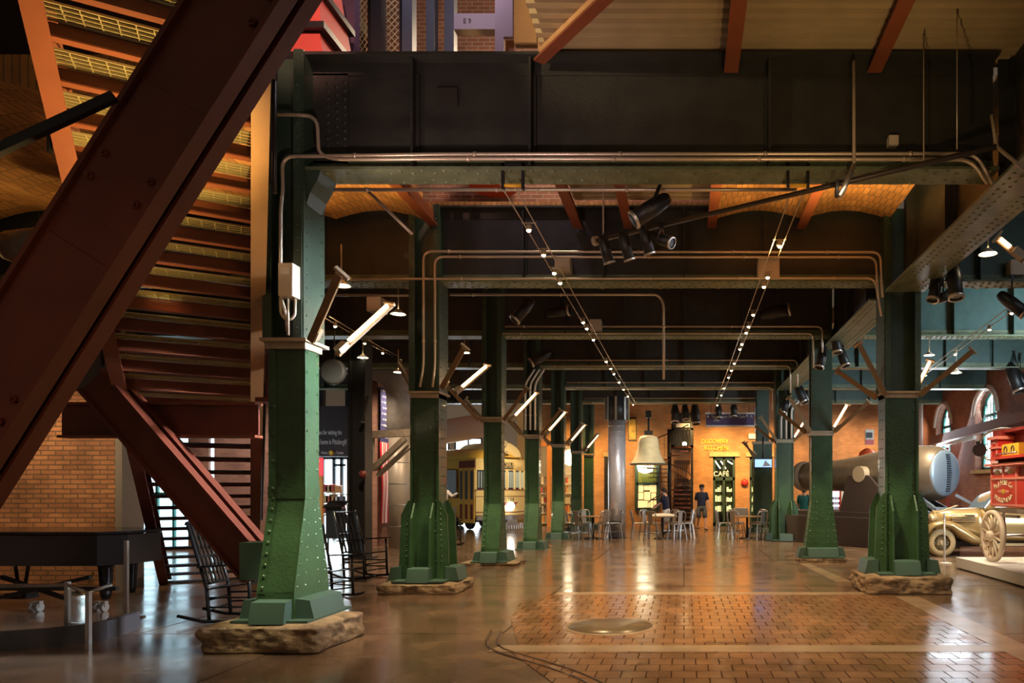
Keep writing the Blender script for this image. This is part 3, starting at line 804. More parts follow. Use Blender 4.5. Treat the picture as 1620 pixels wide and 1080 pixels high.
def mesh_panel(px0, px1, d, lab):
    A = at(px0, 85, d); B = at(px1, 85, d); t = thing('mesh_panel', lab, 'mesh panel', ((A.x + B.x) / 2, d, 6.5)); z1 = 8.9; z0 = 6.5
    mb = MB(); n = 26
    for i in range(n):
        z = z0 + (z1 - z0) * i / n; mb.bar((A.x, d, z), (B.x, d, z + .28), .008, .008)
        mb.bar((A.x, d + .01, z + .28), (B.x, d + .01, z), .008, .008)
    mb.build('wire_mesh', mat('pale_mesh', (.7, .62, .35), .4, metal=.4), t)
    mb = MB()
    for x in (A.x, B.x): mb.mm((x - .02, d - .02, z0), (x + .02, d + .03, z1))
    mb.mm((A.x, d - .02, z0 - .02), (B.x, d + .03, z0 + .02)); mb.build('panel_frame', BLACK, t)
mesh_panel(561, 585, 9.5, 'pale wire mesh panel above girder, the one nearer the purple post')
mesh_panel(604, 635, 9.7, 'pale wire mesh panel above girder, the wider one to the right')
struct(MB().mm((-6.5, 13.6, 6.4), (.5, 13.9, 17)).build('wall_upper', BR_UP, origin=(0, 13.6, 6.4)))
t = thing('upper_beam', 'pale lavender crossbeam with two dark characters, high above girder', 'beam', (at(750, 40, 10).x, 10, at(750, 46, 10).z))
A = at(718, 46, 10.0); B = at(784, 21, 10.0)
MB().mm((A.x, 10.0, A.z), (B.x, 10.15, B.z)).build('panel', mat('lavender_paint', (.26, .22, .23), .6), t)
text('E 9', 'lettering', .09, ((A.x * .68 + B.x * .32), 9.995, (A.z + B.z) / 2), FACE, LETTERD, t)
A = at(783, 84, 9.3); B = at(811, 84, 9.3)
t = thing('upper_post', 'pale lavender wide post with a square cutout, right of the crossbeam', 'post', ((A.x + B.x) / 2, 9.3, 6.3))
mb = MB(); mb.mm((A.x, 9.3, 6.3), (A.x + .11, 9.36, 9)); mb.mm((A.x + .11, 9.3, 7.42), (B.x, 9.36, 9)); mb.build('shaft', mat('lavender_post', (.36, .29, .34), .5), t)
MB().mm((A.x + .12, 9.37, 6.3), (B.x, 9.4, 7.42)).build('back_plate', mat('warm_orange_plate', (.4, .16, .07), .6), t)
# cream end post + bolted plate + edge beam of the deck
t = thing('edge_beam', 'cream lit beam at chamfered edge of tan deck, with bolted plate', 'beam', (-1.5, 7.4, 6.1))
mb = MB(); mb.mm((-1.80, 7.70, 6.36), (-1.56, 7.80, 8.2)); mb.build('end_post', CREAM, t)
mb = MB(); mb.mm((-1.60, 7.62, 6.75), (-1.36, 7.66, 8.2))
for q in ((-1.54, 6.9), (-1.42, 6.85), (-1.42, 7.05), (-1.54, 7.1)): mb.rivet((q[0], 7.62, q[1]), (0, -1, 0), .015)
mb.build('bolted_plate', RUST2, t)
mb = MB(); A = V((-1.52, 7.62, 6.28)); B = V((-.1, 5.9, 6.28)); mb.bar(A, B, .03, .45, up=(0, 0, 1)) if False else None
dv = (B - A).normalized(); R = Matrix((dv, V((-dv.y, dv.x, 0)), V((0, 0, 1)))).transposed()
mb.box((A + B) / 2 + V((0, 0, .08)), ((B - A).length, .025, .48), R); mb.build('beam_web', CREAM, t)
mb = MB(); mb.box((A + B) / 2 + V((0, 0, -.17)), ((B - A).length, .12, .025), R); mb.build('bottom_flange', RUST2, t)
# red drum seen through the well below the girder
tag(MB().lathe([(.42, 0), (.42, .5), (.36, .52)], (-3.42, 13.0, 7.02), n=20).build('red_drum', mat('orange_red_drum', (.6, .08, .02), .5)), 'orange red drum on upper floor seen under the nearest girder', 'drum')
t = thing('upper_floor_edge', 'brown ledge of the upper floor behind the open well', 'ledge', (-2.6, 12.7, 6.4))
MB().mm((-4.1, 12.3, 6.36), (-1.6, 13.6, 6.5)).build('slab', TIMBER, t)
struct(MB().mm((-3.9, 8.05, 6.2), (-1.7, 10.7, 6.28)).build('ceiling', DECKM))

# ================================================================ CONDUITS
def conduit(pts, r, lab, rad=.14, m=COND, couplings=(), clips=True):
    t = thing('conduit', lab, 'conduit', V(pts[0]))
    P = rounded(pts, rad); MB().tube(P, r, 8).build('pipe', m, t)
    mb = MB(); n = 0
    for a, b in zip(pts, pts[1:]):
        a = V(a); b = V(b); L = (b - a).length
        if L < 1: continue
        q = .4
        while q < L - .3:
            c = a + (b - a) * (q / L); d = (b - a).normalized(); MB().cyl(c - d * .018, c + d * .018, r * 1.35, n=8).build('clip', m, t); q += 1.5; n += 1
    mb.bm.free()
    return t
d0 = FY[0] - .27
conduit([at(438, 181, d0), at(502, 183, d0), at(504, 244, d0), at(530, 252, d0), at(680, 251, d0), at(1536, 252, d0), at(1562, 290, d0)], .02, 'lower conduit along the foot of nearest girder, bending up at left end')
conduit([at(455, 524, d0), at(453, 500, d0), at(444, 470, d0), at(444, 330, d0), at(448, 300, d0), at(446, 247, d0), at(500, 247, d0), at(690, 244, d0), at(1545, 243, d0), at(1570, 290, d0)], .02, 'upper conduit along nearest girder, running down the left column')
conduit([at(526, 300, 8.4), at(1130, 300, 8.4), at(1260, 300, 8.4)], .022, 'single pale conduit below nearest girder, under the orange vaults')
conduit([at(582, 302, 8.5), at(652, 370, 8.5)], .018, 'short pale rod hanging aslant under the left orange vault')
d1 = FY[1] - .36
conduit([at(664, 612, d1), at(670, 580, d1), at(670, 398, d1), at(1393, 399, d1), at(1396, 470, d1)], .022, 'outer conduit of the second frame, down the second left column')
conduit([at(684, 612, d1), at(688, 580, d1), at(688, 406, d1), at(1386, 407, d1), at(1389, 470, d1)], .02, 'inner conduit of the second frame, down the second left column')
conduit([at(515, 442, d1), at(690, 441, d1), at(1130, 440, d1), at(1385, 440, d1), at(1394, 500, d1)], .018, 'thin conduit along the green flange of the second girder')
conduit([at(712, 466, FY[1] + .6), at(1042, 466, FY[1] + .6), at(1050, 480, FY[1] + .6), at(1050, 600, FY[1] + .6)], .022, 'conduit under second girder that drops down in mid hall')
conduit([at(512, 467, FY[1] + .5), at(664, 467, FY[1] + .5)], .02, 'short conduit under the second girder, left of second column')
for kk in range(2, 6):
    dd = FY[kk] - .24; xr = 3.0 if kk < 3 else 3.1; nmx = ORD[kk]
    z = 5.16
    conduit([(LX + .3, dd, z), (xr, dd, z), (xr, dd, z - .7)], .022, 'upper conduit along the ' + nmx + ' girder of the hall')
    conduit([(LX + .25, dd - .04, z - .16), (xr - .2, dd - .04, z - .16), (xr - .2, dd - .04, z - .9)], .02, 'lower conduit along the ' + nmx + ' girder of the hall')
for i, (xo, ww) in enumerate(((-.13, 'left'), (.0, 'middle'), (.13, 'right'))):
    conduit([(LX + xo, FY[3] - .36, 3.25), (LX + xo, FY[3] - .36, 4.5), (LX + xo + .25, FY[3] - .36, 4.9)], .028, ww + ' white riser conduit on the fourth left column', m=WHITE)
for i, xo in enumerate((-.14, .02, .18)):
    conduit([(3.22 + xo, 23.0, 3.25), (3.22 + xo, 23.0, 4.2 - .25 * (i == 0)), (3.22 + xo + .3, 23.0, 4.5)], .03, ['left', 'middle', 'right'][i] + ' white riser conduit above the conduit-fed right column', m=WHITE)
# junction box on the nearest column
t = thing('junction_box', 'pale beige electrical box with looped conduit on nearest column', 'electrical box', at(459, 472, 7.5))
A = at(448, 472, 7.5); B = at(471, 420, 7.5); mb = MB(); mb.mm((A.x, 7.40, A.z), (B.x, 7.60, B.z)); mb.build('case', mat('beige_box', (.6, .53, .42), .5), t, bevel=.008)
mb = MB(); mb.mm((A.x + .03, 7.395, B.z - .12), (B.x - .03, 7.40, B.z - .05)); mb.build('label_plate', WHITE, t)
mb = MB(); mb.tube(rounded([at(467, 470, 7.5), at(467, 500, 7.5), at(455, 508, 7.5), at(444, 498, 7.5), at(443, 470, 7.5)], .08), .014, 8); mb.tube([at(456, 472, 7.48), at(456, 530, 7.48)], .014, 8); mb.build('loop_pipe', COND, t)
for px, py, d, s, lab in [(1413, 223, 7.7, .1, 'small beige box on the nearest girder, towards its right end'), (890, 417, 11.6, .24, 'pale square speaker on second girder beside the left lamp cable'),
                          (1216, 423, 11.6, .34, 'dull tan square panel on second girder behind the right lamp cable'), (942, 514, 15.7, .24, 'pale square box on third girder beside left lamp cable'),
                          (592, 481, 15.6, .3, 'pale box under girder left of the second column'), (1610, 423, 11.7, .24, 'pale box at the right end of second girder')]:
    p = at(px, py, d); t = thing('wall_box', lab, 'box', p - V((0, 0, s / 2)))
    MB().mm((p.x - s / 2, d - .03, p.z - s / 2), (p.x + s / 2, FY[min(5, max(0, int((d - 7.0) / 4.1)))] - .015, p.z + s / 2)).build('case', mat('beige_box', (.6, .53, .42), .5), t)
    MB().mm((p.x - s * .4, d - .036, p.z - s * .4), (p.x + s * .4, d - .03, p.z + s * .4)).build('cover', mat('beige_box', (.6, .53, .42), .5), t)

# ================================================================ TUBE LIGHTS ON THE COLUMN CAPS
def tube_light(p0, p1, face, lab, lit=True, r=.03, group='tube lights on the columns'):
    p0 = V(p0); p1 = V(p1); z = (p1 - p0).normalized(); L = (p1 - p0).length
    f = V(face); f = (f - z * f.dot(z)).normalized(); x = f.cross(z)
    R = Matrix((x, f, z)).transposed()
    t = thing('tube_light', lab, 'tube light', p0, group)
    mb = MB(); mb.box((p0 + p1) / 2 - f * .035, (.075, .03, L), R); mb.box((p0 + p1) / 2 - f * .02, (.02, .04, L), R); hs = mb.build('housing', WOODT, t)
    mb = MB(); mb.tube([p0 + z * .22, p1 - z * .04], r * .8, 8); mb.build('lamp_tube', TUBE if lit else UNLIT, hs)
    MB().box(p0 + z * .1, (.09, .07, .14), R).build('foot_bracket', BRONZE, t); MB().box(p1, (.16, .04, .03), R).build('end_cap', BRONZE, t)
    return t
up = V((0, 0, 1))
# nearest column
c = V((-3.80, 7.45, 3.16)); tube_light(c, at(541, 432, 6.85), V((.3, .8, .5)), 'tube light on nearest column seen from behind, its brown housing towards us')
tube_light(at(531, 558, 8.15), at(616, 480, 8.65), V((-.3, -.9, .3)), 'lit tube light on the nearest column, bright side towards us')
tube_light(at(701, 612, 11.5), at(736, 549, 10.8), V((.3, .8, .5)), 'tube light on second column seen from behind, its brown housing towards us')
tube_light(at(718, 622, 12.1), at(771, 577, 12.7), V((-.3, -.9, .3)), 'lit tube light on the second column, bright side towards us')
tube_light(at(654, 612, 12.0), at(633, 575, 12.5), V((.3, .8, .3)), 'dark unlit arm on the left side of second column', False)
def arms(x, y, z, who, right=True, left=True, s=1.0):
    if right:
        tube_light((x + .28, y + .22, z), (x + .28 + .5, y + .75, z + .72), V((-.3, -.9, .3)), 'lit tube light on right side of the ' + who)
        tube_light((x + .28, y - .22, z), (x + .28 + .62, y - .8, z + .6), V((.3, .8, .5)), 'tube light seen from behind on right side of the ' + who)
    if left:
        tube_light((x - .28, y + .22, z), (x - .28 - .55, y + .75, z + .55), V((.3, .9, .5)), 'rear dark arm on left side of the ' + who, False)
        tube_light((x - .28, y - .22, z), (x - .28 - .55, y - .75, z + .7), V((-.3, .8, .5)), 'front dark arm on left side of the ' + who, False)
arms(LX, FY[2], 3.15, 'third left column'); arms(LX, FY[3], 3.15, 'fourth left column'); arms(LX, FY[4], 3.15, 'fifth left column')
arms(LX, FY[5], 3.15, 'sixth left column', True, False)
arms(3.5, 11.88, 3.15, 'broad right column', True, True); arms(3.12, 16.62, 2.95, 'flared right column', True, True); arms(3.22, 23.4, 3.2, 'conduit-fed right column', True, True)
tube_light(at(1622, 410, 8.2), at(1578, 374, 8.2), V((-.3, -.9, .3)), 'lit tube light at the right edge under the lengthwise girder')

# ================================================================ LAMP CABLES
def cable_run(x0, z0, x1, z1, y0, y1, sep, who, lamps, rail=True):
    P0 = V((x0, y0, z0)); P1 = V((x1, y1, z1))
    for s, wd in ((-1, 'left'), (1, 'right')):
        o = MB().tube([P0 + V((s * sep, 0, 0)), (P0 + P1) / 2 + V((s * sep, 0, -.05)), P1 + V((s * sep, 0, 0))], .008, 6).build('lamp_cable', COND)
        tag(o, wd + ' wire of the ' + who, 'cable')
    for i, y in enumerate(lamps):
        q = (y - y0) / (y1 - y0); p = P0.lerp(P1, q) - V((0, 0, .05 * (1 - abs(2 * q - 1))))
        t = thing('cable_lamp', ORD[i] + ' halogen lamp from the camera along the ' + who, 'cable lamp', p - V((0, 0, .1)), 'halogen lamps on the cables')
        mb = MB(); mb.bar(p - V((sep + .02, 0, 0)), p + V((sep + .02, 0, 0)), .012, .012); mb.cyl(p, p - V((0, 0, .05)), .008, n=6); mb.build('cross_bar', BRONZE, t)
        sh = MB().lathe([(.035, .05), (.04, 0), (.03, -.02)], p - V((0, 0, .07)), n=10).build('shade', BRONZE, t)
        MB().ball(p - V((0, .0, .085)), .03, 8).build('bulb', BULB, sh)
dl = lambda py, z=4.95: (z - EYE) * F / (VY - py)
cable_run(-1.93, 4.95, -1.93, 4.95, 7.9, 28.2, .07, 'left lamp cable pair', [dl(y) for y in (352, 392, 421, 437, 500, 510, 528, 563, 575, 584, 598, 610, 622, 636)])
cable_run(1.27, 4.95, 1.27, 4.95, 8.2, 28.2, .07, 'right lamp cable pair', [dl(y) for y in (378, 428, 443, 488, 507, 517, 535, 543, 566, 578, 590, 608, 620, 637)])
p = at(1610, 480, 12); q_ = at(1420, 618, 24); cable_run(p.x, p.z, q_.x, q_.z, 12, 24, .07, 'lamp cable pair over the gun at right', [12.3, 13.6, 16.2, 19.5, 22])
p = at(515, 500, 14.0); q_ = at(650, 575, 22); cable_run(p.x, p.z, q_.x, q_.z, 14, 22, .07, 'lamp cable pair in the left bay', [14.6, 15.8, 16.8, 18.5])
# brackets carrying the cables on the nearest girder
for px, lab in ((812, 'black bracket holding the left lamp cables under nearest girder'), (1262, 'black bracket holding the right lamp cables under nearest girder')):
    a = at(px, 270, 7.65); mb = MB(); mb.mm((a.x - .12, 7.62, 4.78), (a.x - .09, 7.66, 5.05)); mb.mm((a.x + .09, 7.62, 4.78), (a.x + .12, 7.66, 5.05)); mb.mm((a.x - .12, 7.62, 5.02), (a.x + .12, 7.66, 5.05))
    t = thing('cable_bracket', lab, 'bracket', (a.x, 7.64, 4.78)); mb.build('frame', BLACK, t)
    MB().cyl((a.x - .1, 7.64, 4.82), (a.x + .1, 7.64, 4.82), .02, n=8).build('insulator', YEL, t)
# ================================================================ SPOTLIGHTS, BOOM PIPE
def spotlight(p, aim, lab, s=1.0, hang=None, group='black theatre spotlights'):
    p = V(p); z = (V(aim) - p).normalized(); t = thing('spotlight', lab, 'spotlight', p, group)
    R = .085 * s; mb = MB(); mb.lathe([(R * .5, -.22 * s), (R * .8, -.18 * s), (R, -.05 * s), (R, .2 * s)], p, z, 14); cn = mb.build('can', BLACK, t)
    mb = MB(); mb.lathe([(R * 1.12, .19 * s), (R * 1.12, .22 * s), (R * .9, .22 * s)], p, z, 14, cap=False); mb.build('front_ring', STEEL, cn)
    mb = MB(); h = V(hang) if hang is not None else p + V((0, 0, .35 * s))
    x = V((0, 0, 1)).cross(z); x = x.normalized() if x.length > .01 else V((1, 0, 0))
    mb.bar(p + x * R * 1.2, h, .02, .03); mb.bar(p - x * R * 1.2, h, .02, .03); mb.box(h, (.06, .06, .07)); mb.build('yoke', BLACK, t)
    return t
t = thing('boom_pipe', 'long dark pipe slung aslant below the nearest girder, carrying spotlights', 'pipe', at(1260, 300, 8))
A = V((-1.13, 9.5, 4.88)); B = V((2.97, 6.9, 4.88)); MB().cyl(A, B, .028, n=10).build('pipe', mat('dark_pipe', (.07, .055, .04), .4, metal=.4), t)
MB().cyl(A - (B - A).normalized() * .06, A, .06, n=10).build('end_cap', BRONZE, t)
for q0, q1, rr_ in ((A + (B - A) * .02, A + (B - A) * .02 + V((0, 0, 1.3)), .012), (A + (B - A) * .86, A + (B - A) * .86 + V((0, 0, 1.3)), .007), (B, B + V((.3, 0, -.25)), .018), (B, B + V((-.05, 0, .3)), .018)): MB().cyl(q0, q1, rr_, n=6).build('hanger_rod', BRONZE, t)
for i, (px, py, d) in enumerate([(958, 395, 9.3), (990, 390, 9.15), (1022, 380, 9.0), (1046, 378, 8.9)]):
    p = at(px, py, d); spotlight(p, p + V((.3, .3, -1)) if i < 3 else p + V((.9, -.5, -.5)), ORD[i] + ' black spotlight on the boom pipe, counted from its lower left end', .8, V((p.x, p.y, 4.86)))
p = at(1030, 330, 8.3); spotlight(p, p + V((-.8, -.1, -.55)), 'big black spotlight with grey yoke hung above the boom pipe', 1.15, V((p.x + .15, p.y, p.z + .4)))
t = thing('drop_rod', 'slim vertical rod with hinged lamp arm before the nearest girder at right', 'rod', at(1345, 300, 7.45))
mb = MB(); mb.cyl(at(1351, 270, 7.45), at(1351, 96, 7.45), .018, n=8); mb.build('rod', BRONZE, t)
mb = MB(); mb.cyl(at(1351, 262, 7.45), at(1328, 312, 7.2), .028, n=8); mb.build('lamp_arm', STEEL, t)
mb = MB(); mb.cyl(at(1324, 312, 7.2), at(1324, 286, 7.2), .022, n=8); mb.build('clamp', BLACK, t)
tag(MB().cyl(at(1514, 236, 7.0), at(1514, 10, 7.0), .006, n=6).build('hanging_wire', COND), 'thin vertical wire at upper right in front of nearest girder', 'wire')
for (px, py, d, ax, az, s, lab) in [(828, 490, 14, -.6, -.8, 1.3, 'black spotlight with barn frame under second girder, left of the lamp cable'),
                                 (882, 494, 15.5, 1, .1, 1.3, 'black spotlight pointing sideways right of the framed one'),
                                 (856, 565, 19.5, -.8, -.5, 1.5, 'black spotlight above the fourth left column'),
                                 (1226, 494, 15.4, 1, .15, 1.5, 'grey brown spotlight lying level beside the right lamp cables'),
                                 (1510, 445, 10.6, 0, -1, 1.25, 'black can spotlight pointing down under lengthwise girder, lit face'),
                                 (1480, 455, 10.9, -.3, -1, 1.0, 'black spotlight beside the lit can under lengthwise girder'),
                                 (1492, 470, 11.1, .9, .3, .9, 'small spotlight with pale arm below the lit can'),
                                 (1322, 540, 15.5, .1, -1, 1.2, 'black spotlight left of the broad right column, higher one'),
                                 (1300, 565, 15.8, -.3, -1, 1.2, 'black spotlight in the cluster above flared column, left one'),
                                 (1332, 562, 15.8, .3, -1, 1.2, 'black spotlight in the cluster above flared column, right one'),
                                 (1266, 620, 22.5, .4, -1, 1.7, 'dark can spotlight above the conduit-fed column'),
                                 (1243, 640, 22.6, -.4, -1, 1.4, 'small dark spotlight left of the can above conduit-fed column'),
                                 (1068, 654, 28.5, 0, -1, 1.7, 'spotlight before the balcony, left of three at the back'),
                                 (1084, 652, 28.5, .1, -1, 1.5, 'spotlight before the balcony, middle of three at the back'),
                                 (1100, 655, 28.5, .1, -1, 1.9, 'spotlight before the balcony, right of three at the back'),
                                 (1137, 650, 28.6, 0, -1, 1.4, 'small spotlight over the purple sign, left one'),
                                 (1161, 648, 28.6, 0, -1, 1.4, 'small spotlight over the purple sign, right one'),
                                 (1601, 480, 11.5, .6, -.6, 1.2, 'spotlight at the right edge on lamp cable over the gun'),
                                 (1605, 597, 20, .2, -.8, 2.0, 'black spotlight cluster lamp near the right wall, left one'),
                                 (1614, 600, 20, .6, -.8, 2.0, 'black spotlight cluster lamp near the right wall, right one')]:
    p = at(px, py, d); spotlight(p, p + V((ax, -.25, az)), lab, s)
# dish shaped downlights
for (px, py, d, lab) in [(540, 452, 10.5, 'small white dish downlight behind the housing of nearest tube light'), (630, 497, 12.5, 'white dish downlight left of the second column'), (698, 566, 0, ''),
                         (574, 566, 17, 'white dish downlight beside dark steel post at left'), (630, 589, 19, 'white dish downlight before the brick pier'), (735, 558, 17, 'white dish downlight right of second column'), (778, 590, 19, 'white dish downlight beside third column'),
                         (1563, 402, 10.5, 'white dish downlight under nearest bay at the right edge'), (1513, 590, 17, 'white dish downlight over the gun breech'), (1470, 562, 17, 'white dish downlight right of the broad column tube light')]:
    if not lab: continue
    p = at(px, py, d); t = thing('dish_downlight', lab, 'downlight', p - V((0, 0, .03)), 'dish downlights')
    MB().lathe([(.02, .09), (.10, .03), (.13, 0)], p, n=16, cap=False).build('dish', WHITE, t)
    MB().lathe([(.1, .0), (.1, .012)], p, n=16).build('lamp_face', LITW, t)
    MB().cyl(p + V((0, 0, .08)), p + V((0, 0, .6)), .01, n=6).build('stem', BRONZE, t)

# ================================================================ LEFT BAY
# black steel post, brick pier things, flag, duct, timber bracket
t = thing('steel_post', 'tall black steel post left of the brick pier', 'post', (-7.66, 17.2, 0))
mb = MB(); mb.mm((-7.86, 17.0, 0), (-7.82, 17.4, 6)); mb.mm((-7.50, 17.0, 0), (-7.46, 17.4, 6)); mb.mm((-7.82, 17.15, 0), (-7.5, 17.25, 6)); mb.build('shaft', BLACK, t)
MB().mm((-7.95, 16.9, 0), (-7.37, 17.5, .04)).build('base_plate', BLACK, t)
mb = MB(); p = at(572, 668, 16.9); mb.lathe([(.05, -.03), (.07, 0), (.05, .03)], p, n=12); mb.bar(p, at(582, 625, 16.8), .04, .05); mb.build('lamp_arm', BLACK, t)
# flag hanging along the side of the pier
t = thing('flag', 'large flag with white stars on blue and red stripes, hanging down the brick pier', 'flag', (-8.75, 21.5, .65))
FW = 1.35; FH = 3.95; y0 = 20.95 + .0; z1 = 4.6
def fpt(u, v, off=0): return V((-8.76 + .05 * math.sin(u * 9 + v * 1.5) * (.4 + .6 * v) + off + .02 * math.sin(v * 11), y0 + u * FW, z1 - v * FH))
mr = mat('flag_red', (.55, .02, .04), .8); mw = mat('flag_white', (.8, .75, .74), .8); mbl = mat('flag_blue', (.035, .035, .13), .8)
mb = MB(); NU = 26; NV = 30
for i in range(NU):
    for j in range(NV):
        mi = 2 if (j < NV * .4 and i < 14) else (0 if (i // 2) % 2 == 0 else 1)
        mb.quad([fpt(i / NU, j / NV), fpt((i + 1) / NU, j / NV), fpt((i + 1) / NU, (j + 1) / NV), fpt(i / NU, (j + 1) / NV)], mi).smooth = True
        mb.quad([fpt(i / NU, j / NV, -.012), fpt((i + 1) / NU, j / NV, -.012), fpt((i + 1) / NU, (j + 1) / NV, -.012), fpt(i / NU, (j + 1) / NV, -.012)], mi).smooth = True
fl = mb.build('cloth', [mr, mw, mbl], t)
mb = MB()
for j in range(9):
    for i in range(6 if j % 2 == 0 else 5):
        u = (.045 + i * .085 + (0 if j % 2 == 0 else .042)); v = .025 + j * .042; c = fpt(u, v, .008); vs = []
        for q in range(10):
            rr = .042 if q % 2 == 0 else .017; a = PI / 2 + q * PI / 5; vs.append(c + V((0, rr * math.cos(a), rr * math.sin(a))))
        mb.quad(vs)
mb.build('stars', mw, fl)
t = thing('air_duct', 'thick grey silver duct bending down to floor beside the flag', 'duct', (-8.06, 20.62, 0))
pts = [V((-8.06, 20.62, 0)), V((-8.06, 20.62, 3.3))] ; MB().tube(pts, .30, 20).build('lower_pipe', mat('tan_duct', (.36, .30, .23), .45, metal=.3), t)
pts = rounded([V((-8.06, 20.62, 3.3)), V((-8.06, 20.62, 4.95)), V((-9.8, 20.62, 5.3))], 1.0, 8); MB().tube(pts, .35, 20).build('elbow', GREYD, t)
for z in (.6, 1.2, 1.8, 2.4): MB().lathe([(.305, -.015), (.31, 0), (.305, .015)], (-8.06, 20.62, z), n=20, cap=False).build('seam_ring', STEEL, t)
t = thing('timber_bracket', 'weathered timber wall bracket with diagonal strut before the flag', 'bracket', (-8.0, 18.9, 2.2))
A = at(576, 688, 18.9); B = at(652, 684, 18.9); MB().bar(A, B, .2, .18).build('beam', TIMBER, t)
MB().bar(at(590, 742, 18.9), at(640, 694, 18.85), .15, .13).build('strut', TIMBER, t)
MB().bar(at(598, 752, 19.1), at(648, 706, 19.1), .13, .1).build('strut', TIMBER, t)
MB().bar(at(588, 745, 18.9), at(588, 690, 18.9), .12, .1).build('post', TIMBER, t)
MB().cyl(at(587, 760, 18.9), V((at(587, 760, 18.9).x, 18.9, 0)), .02, n=8).build('drain_pipe', STEEL, t)
tag(MB().lathe([(.085, -.06), (.085, .0), (.03, .03)], at(573, 750, 16.85), (0, -1, 0), 14).build('alarm_bell', MAROON), 'small red alarm bell on the black steel post', 'alarm bell')
# shop front
SY = 24.0
t = thing('shop_sign', 'dark banner over the shop thanking visitors, white lettering', 'sign', (at(530, 720, SY).x, SY, at(530, 720, SY).z))
A = at(440, 722, SY); B = at(556, 642, SY)
MB().mm((A.x, SY, A.z), (B.x, SY + .1, B.z)).build('board', mat('sign_brown', (.045, .03, .028), .6), t)
text('Thank you for visiting the', 'lettering', .23, (at(541, 684, SY).x, SY - .01, at(541, 684, SY).z), FACE, LETTER, t, 'RIGHT', sx=.46)
text("Smithsonian's home in Pittsburgh!", 'lettering', .25, (at(549, 699, SY).x, SY - .01, at(549, 699, SY).z), FACE, LETTER, t, 'RIGHT', sx=.44)
p = at(525, 716, SY); MB().lathe([(.05, 0), (.10, .02), (.05, .04)], p + V((0, -.02, 0)), (0, -1, 0), 10).build('emblem', GOLDLET, t)
text('Heinz History Center', 'lettering', .14, (at(544, 716, SY).x, SY - .01, at(544, 716, SY).z), FACE, LETTER, t, 'RIGHT', sx=.6)
t = thing('shop_doorway', 'bright glazed shop doorway below the dark banner', 'doorway', (at(527, 830, 25).x, 25, 0))
A = at(511, 722, 25); B = at(546, 722, 25)
MB().mm((A.x, 25.05, .1), (B.x, 25.1, A.z)).build('pane', DAY, t)
mb = MB()
for px in (511, 529, 541, 552): x = at(px, 700, 25).x; mb.mm((x - .05, 24.95, 0), (x + .05, 25.05, A.z))
mb.mm((A.x, 24.95, A.z - .1), (B.x + .2, 25.05, A.z)); x = at(529, 735, 25); mb.mm((x.x, 24.95, x.z - .05), (at(546, 735, 25).x, 25.05, x.z + .03)); mb.build('door_frame', DOCKM, t)
mb = MB(); z = at(0, 721, SY).z
struct(MB().mm((-22, 25.2, 0), (at(511, 0, 25.2).x, 25.4, 7)).build('wall_shop_front', mat('shop_front_dark', (.05, .045, .045), .6)))
struct(MB().mm((at(546, 0, 25.2).x, 25.2, 0), (-9.25, 25.4, 7)).build('wall_shop_front', DOCKM))
struct(MB().mm((at(505, 0, 25.2).x, 25.2, 2.85), (at(556, 0, 25.2).x, 25.4, 3.0)).build('trim_12', DOCKM))
t = thing('neon_sign', 'small red vertical shop sign beside the bright doorway', 'sign', at(503, 755, 22.5)); A = at(494, 752, 22.5); B = at(510, 724, 22.5)
MB().mm((A.x, 22.5, A.z), (B.x, 22.56, B.z)).build('board', glow('red_sign_glow', (.8, .05, .06), .8), t)
for i, ch in enumerate('GIFT'): text(ch, 'lettering', .15, ((A.x + B.x) / 2 + .03, 22.49, B.z - .09 - i * .125), FACE, LETTER, t)
t = thing('display_pillar', 'narrow orange lit display pillar left of the shop doorway', 'pillar', at(504, 835, 22.5)); A = at(498, 752, 22.5); B = at(509, 752, 22.5)
MB().mm((A.x, 22.52, .1), (B.x, 22.62, A.z)).build('panel', mat('lit_orange_panel', (.75, .38, .1), .6), t); MB().mm((A.x - .03, 22.5, 0), (B.x + .03, 22.66, .1)).build('base', BLACK, t)
random.seed(3)
cols = [(.6, .1, .06), (.7, .35, .12), (.65, .6, .5), (.15, .15, .2), (.5, .05, .08), (.6, .45, .2)]
for i in range(14):
    px = 513 + (i % 5) * 6.2 + random.uniform(-1, 1); row = i // 5; py = 806 - row * 16 + random.uniform(-2, 2)
    p = at(px, py, 24.3); s = .11
    o = MB().mm((p.x - s, 24.3, p.z - s * 1.1), (p.x + s, 24.5, p.z + s * 1.2)).build('gift_box', mat('gift_%d' % (i % 6), cols[i % 6], .6), bevel=.02)
    tag(o, 'small colourful shop item on display in the bright doorway', 'merchandise', 'shop items in the doorway')
t = thing('display_table', 'low tiered display stand of the shop in front of the bright doorway', 'display stand', at(528, 830, 24.4))
for py, w_ in ((813, .62), (797, .55), (781, .45)):
    p = at(527, py, 24.4); MB().mm((p.x - w_, 24.2, p.z - .04), (p.x + w_, 24.7, p.z)).build('shelf', TABLEW, t)
mb = MB(); p = at(527, 813, 24.4)
for s in (-1, 1): mb.mm((p.x + s * .6 - .03, 24.65, 0), (p.x + s * .6 + .03, 24.7, 2.0))
mb.build('upright', BLACK, t)
t = thing('lectern', 'black lectern with sloped top behind the rocking chair', 'lectern', at(533, 868, 19.3)); p = at(533, 868, 19.3)
MB().mm((p.x - .2, 19.1, .35), (p.x + .2, 19.4, 1.15)).build('panel', mat('slate_panel', (.03, .04, .05), .5), t)
mb = MB()
for s in (-1, 1): mb.mm((p.x + s * .19 - .015, 19.2, 0), (p.x + s * .19 + .015, 19.24, .4))
mb.build('leg', BLACK, t); MB().prism([(19.05, 1.15), (19.45, 1.3), (19.45, 1.34), (19.05, 1.19)], .5, 'yz', p.x).build('top', BLACK, t)
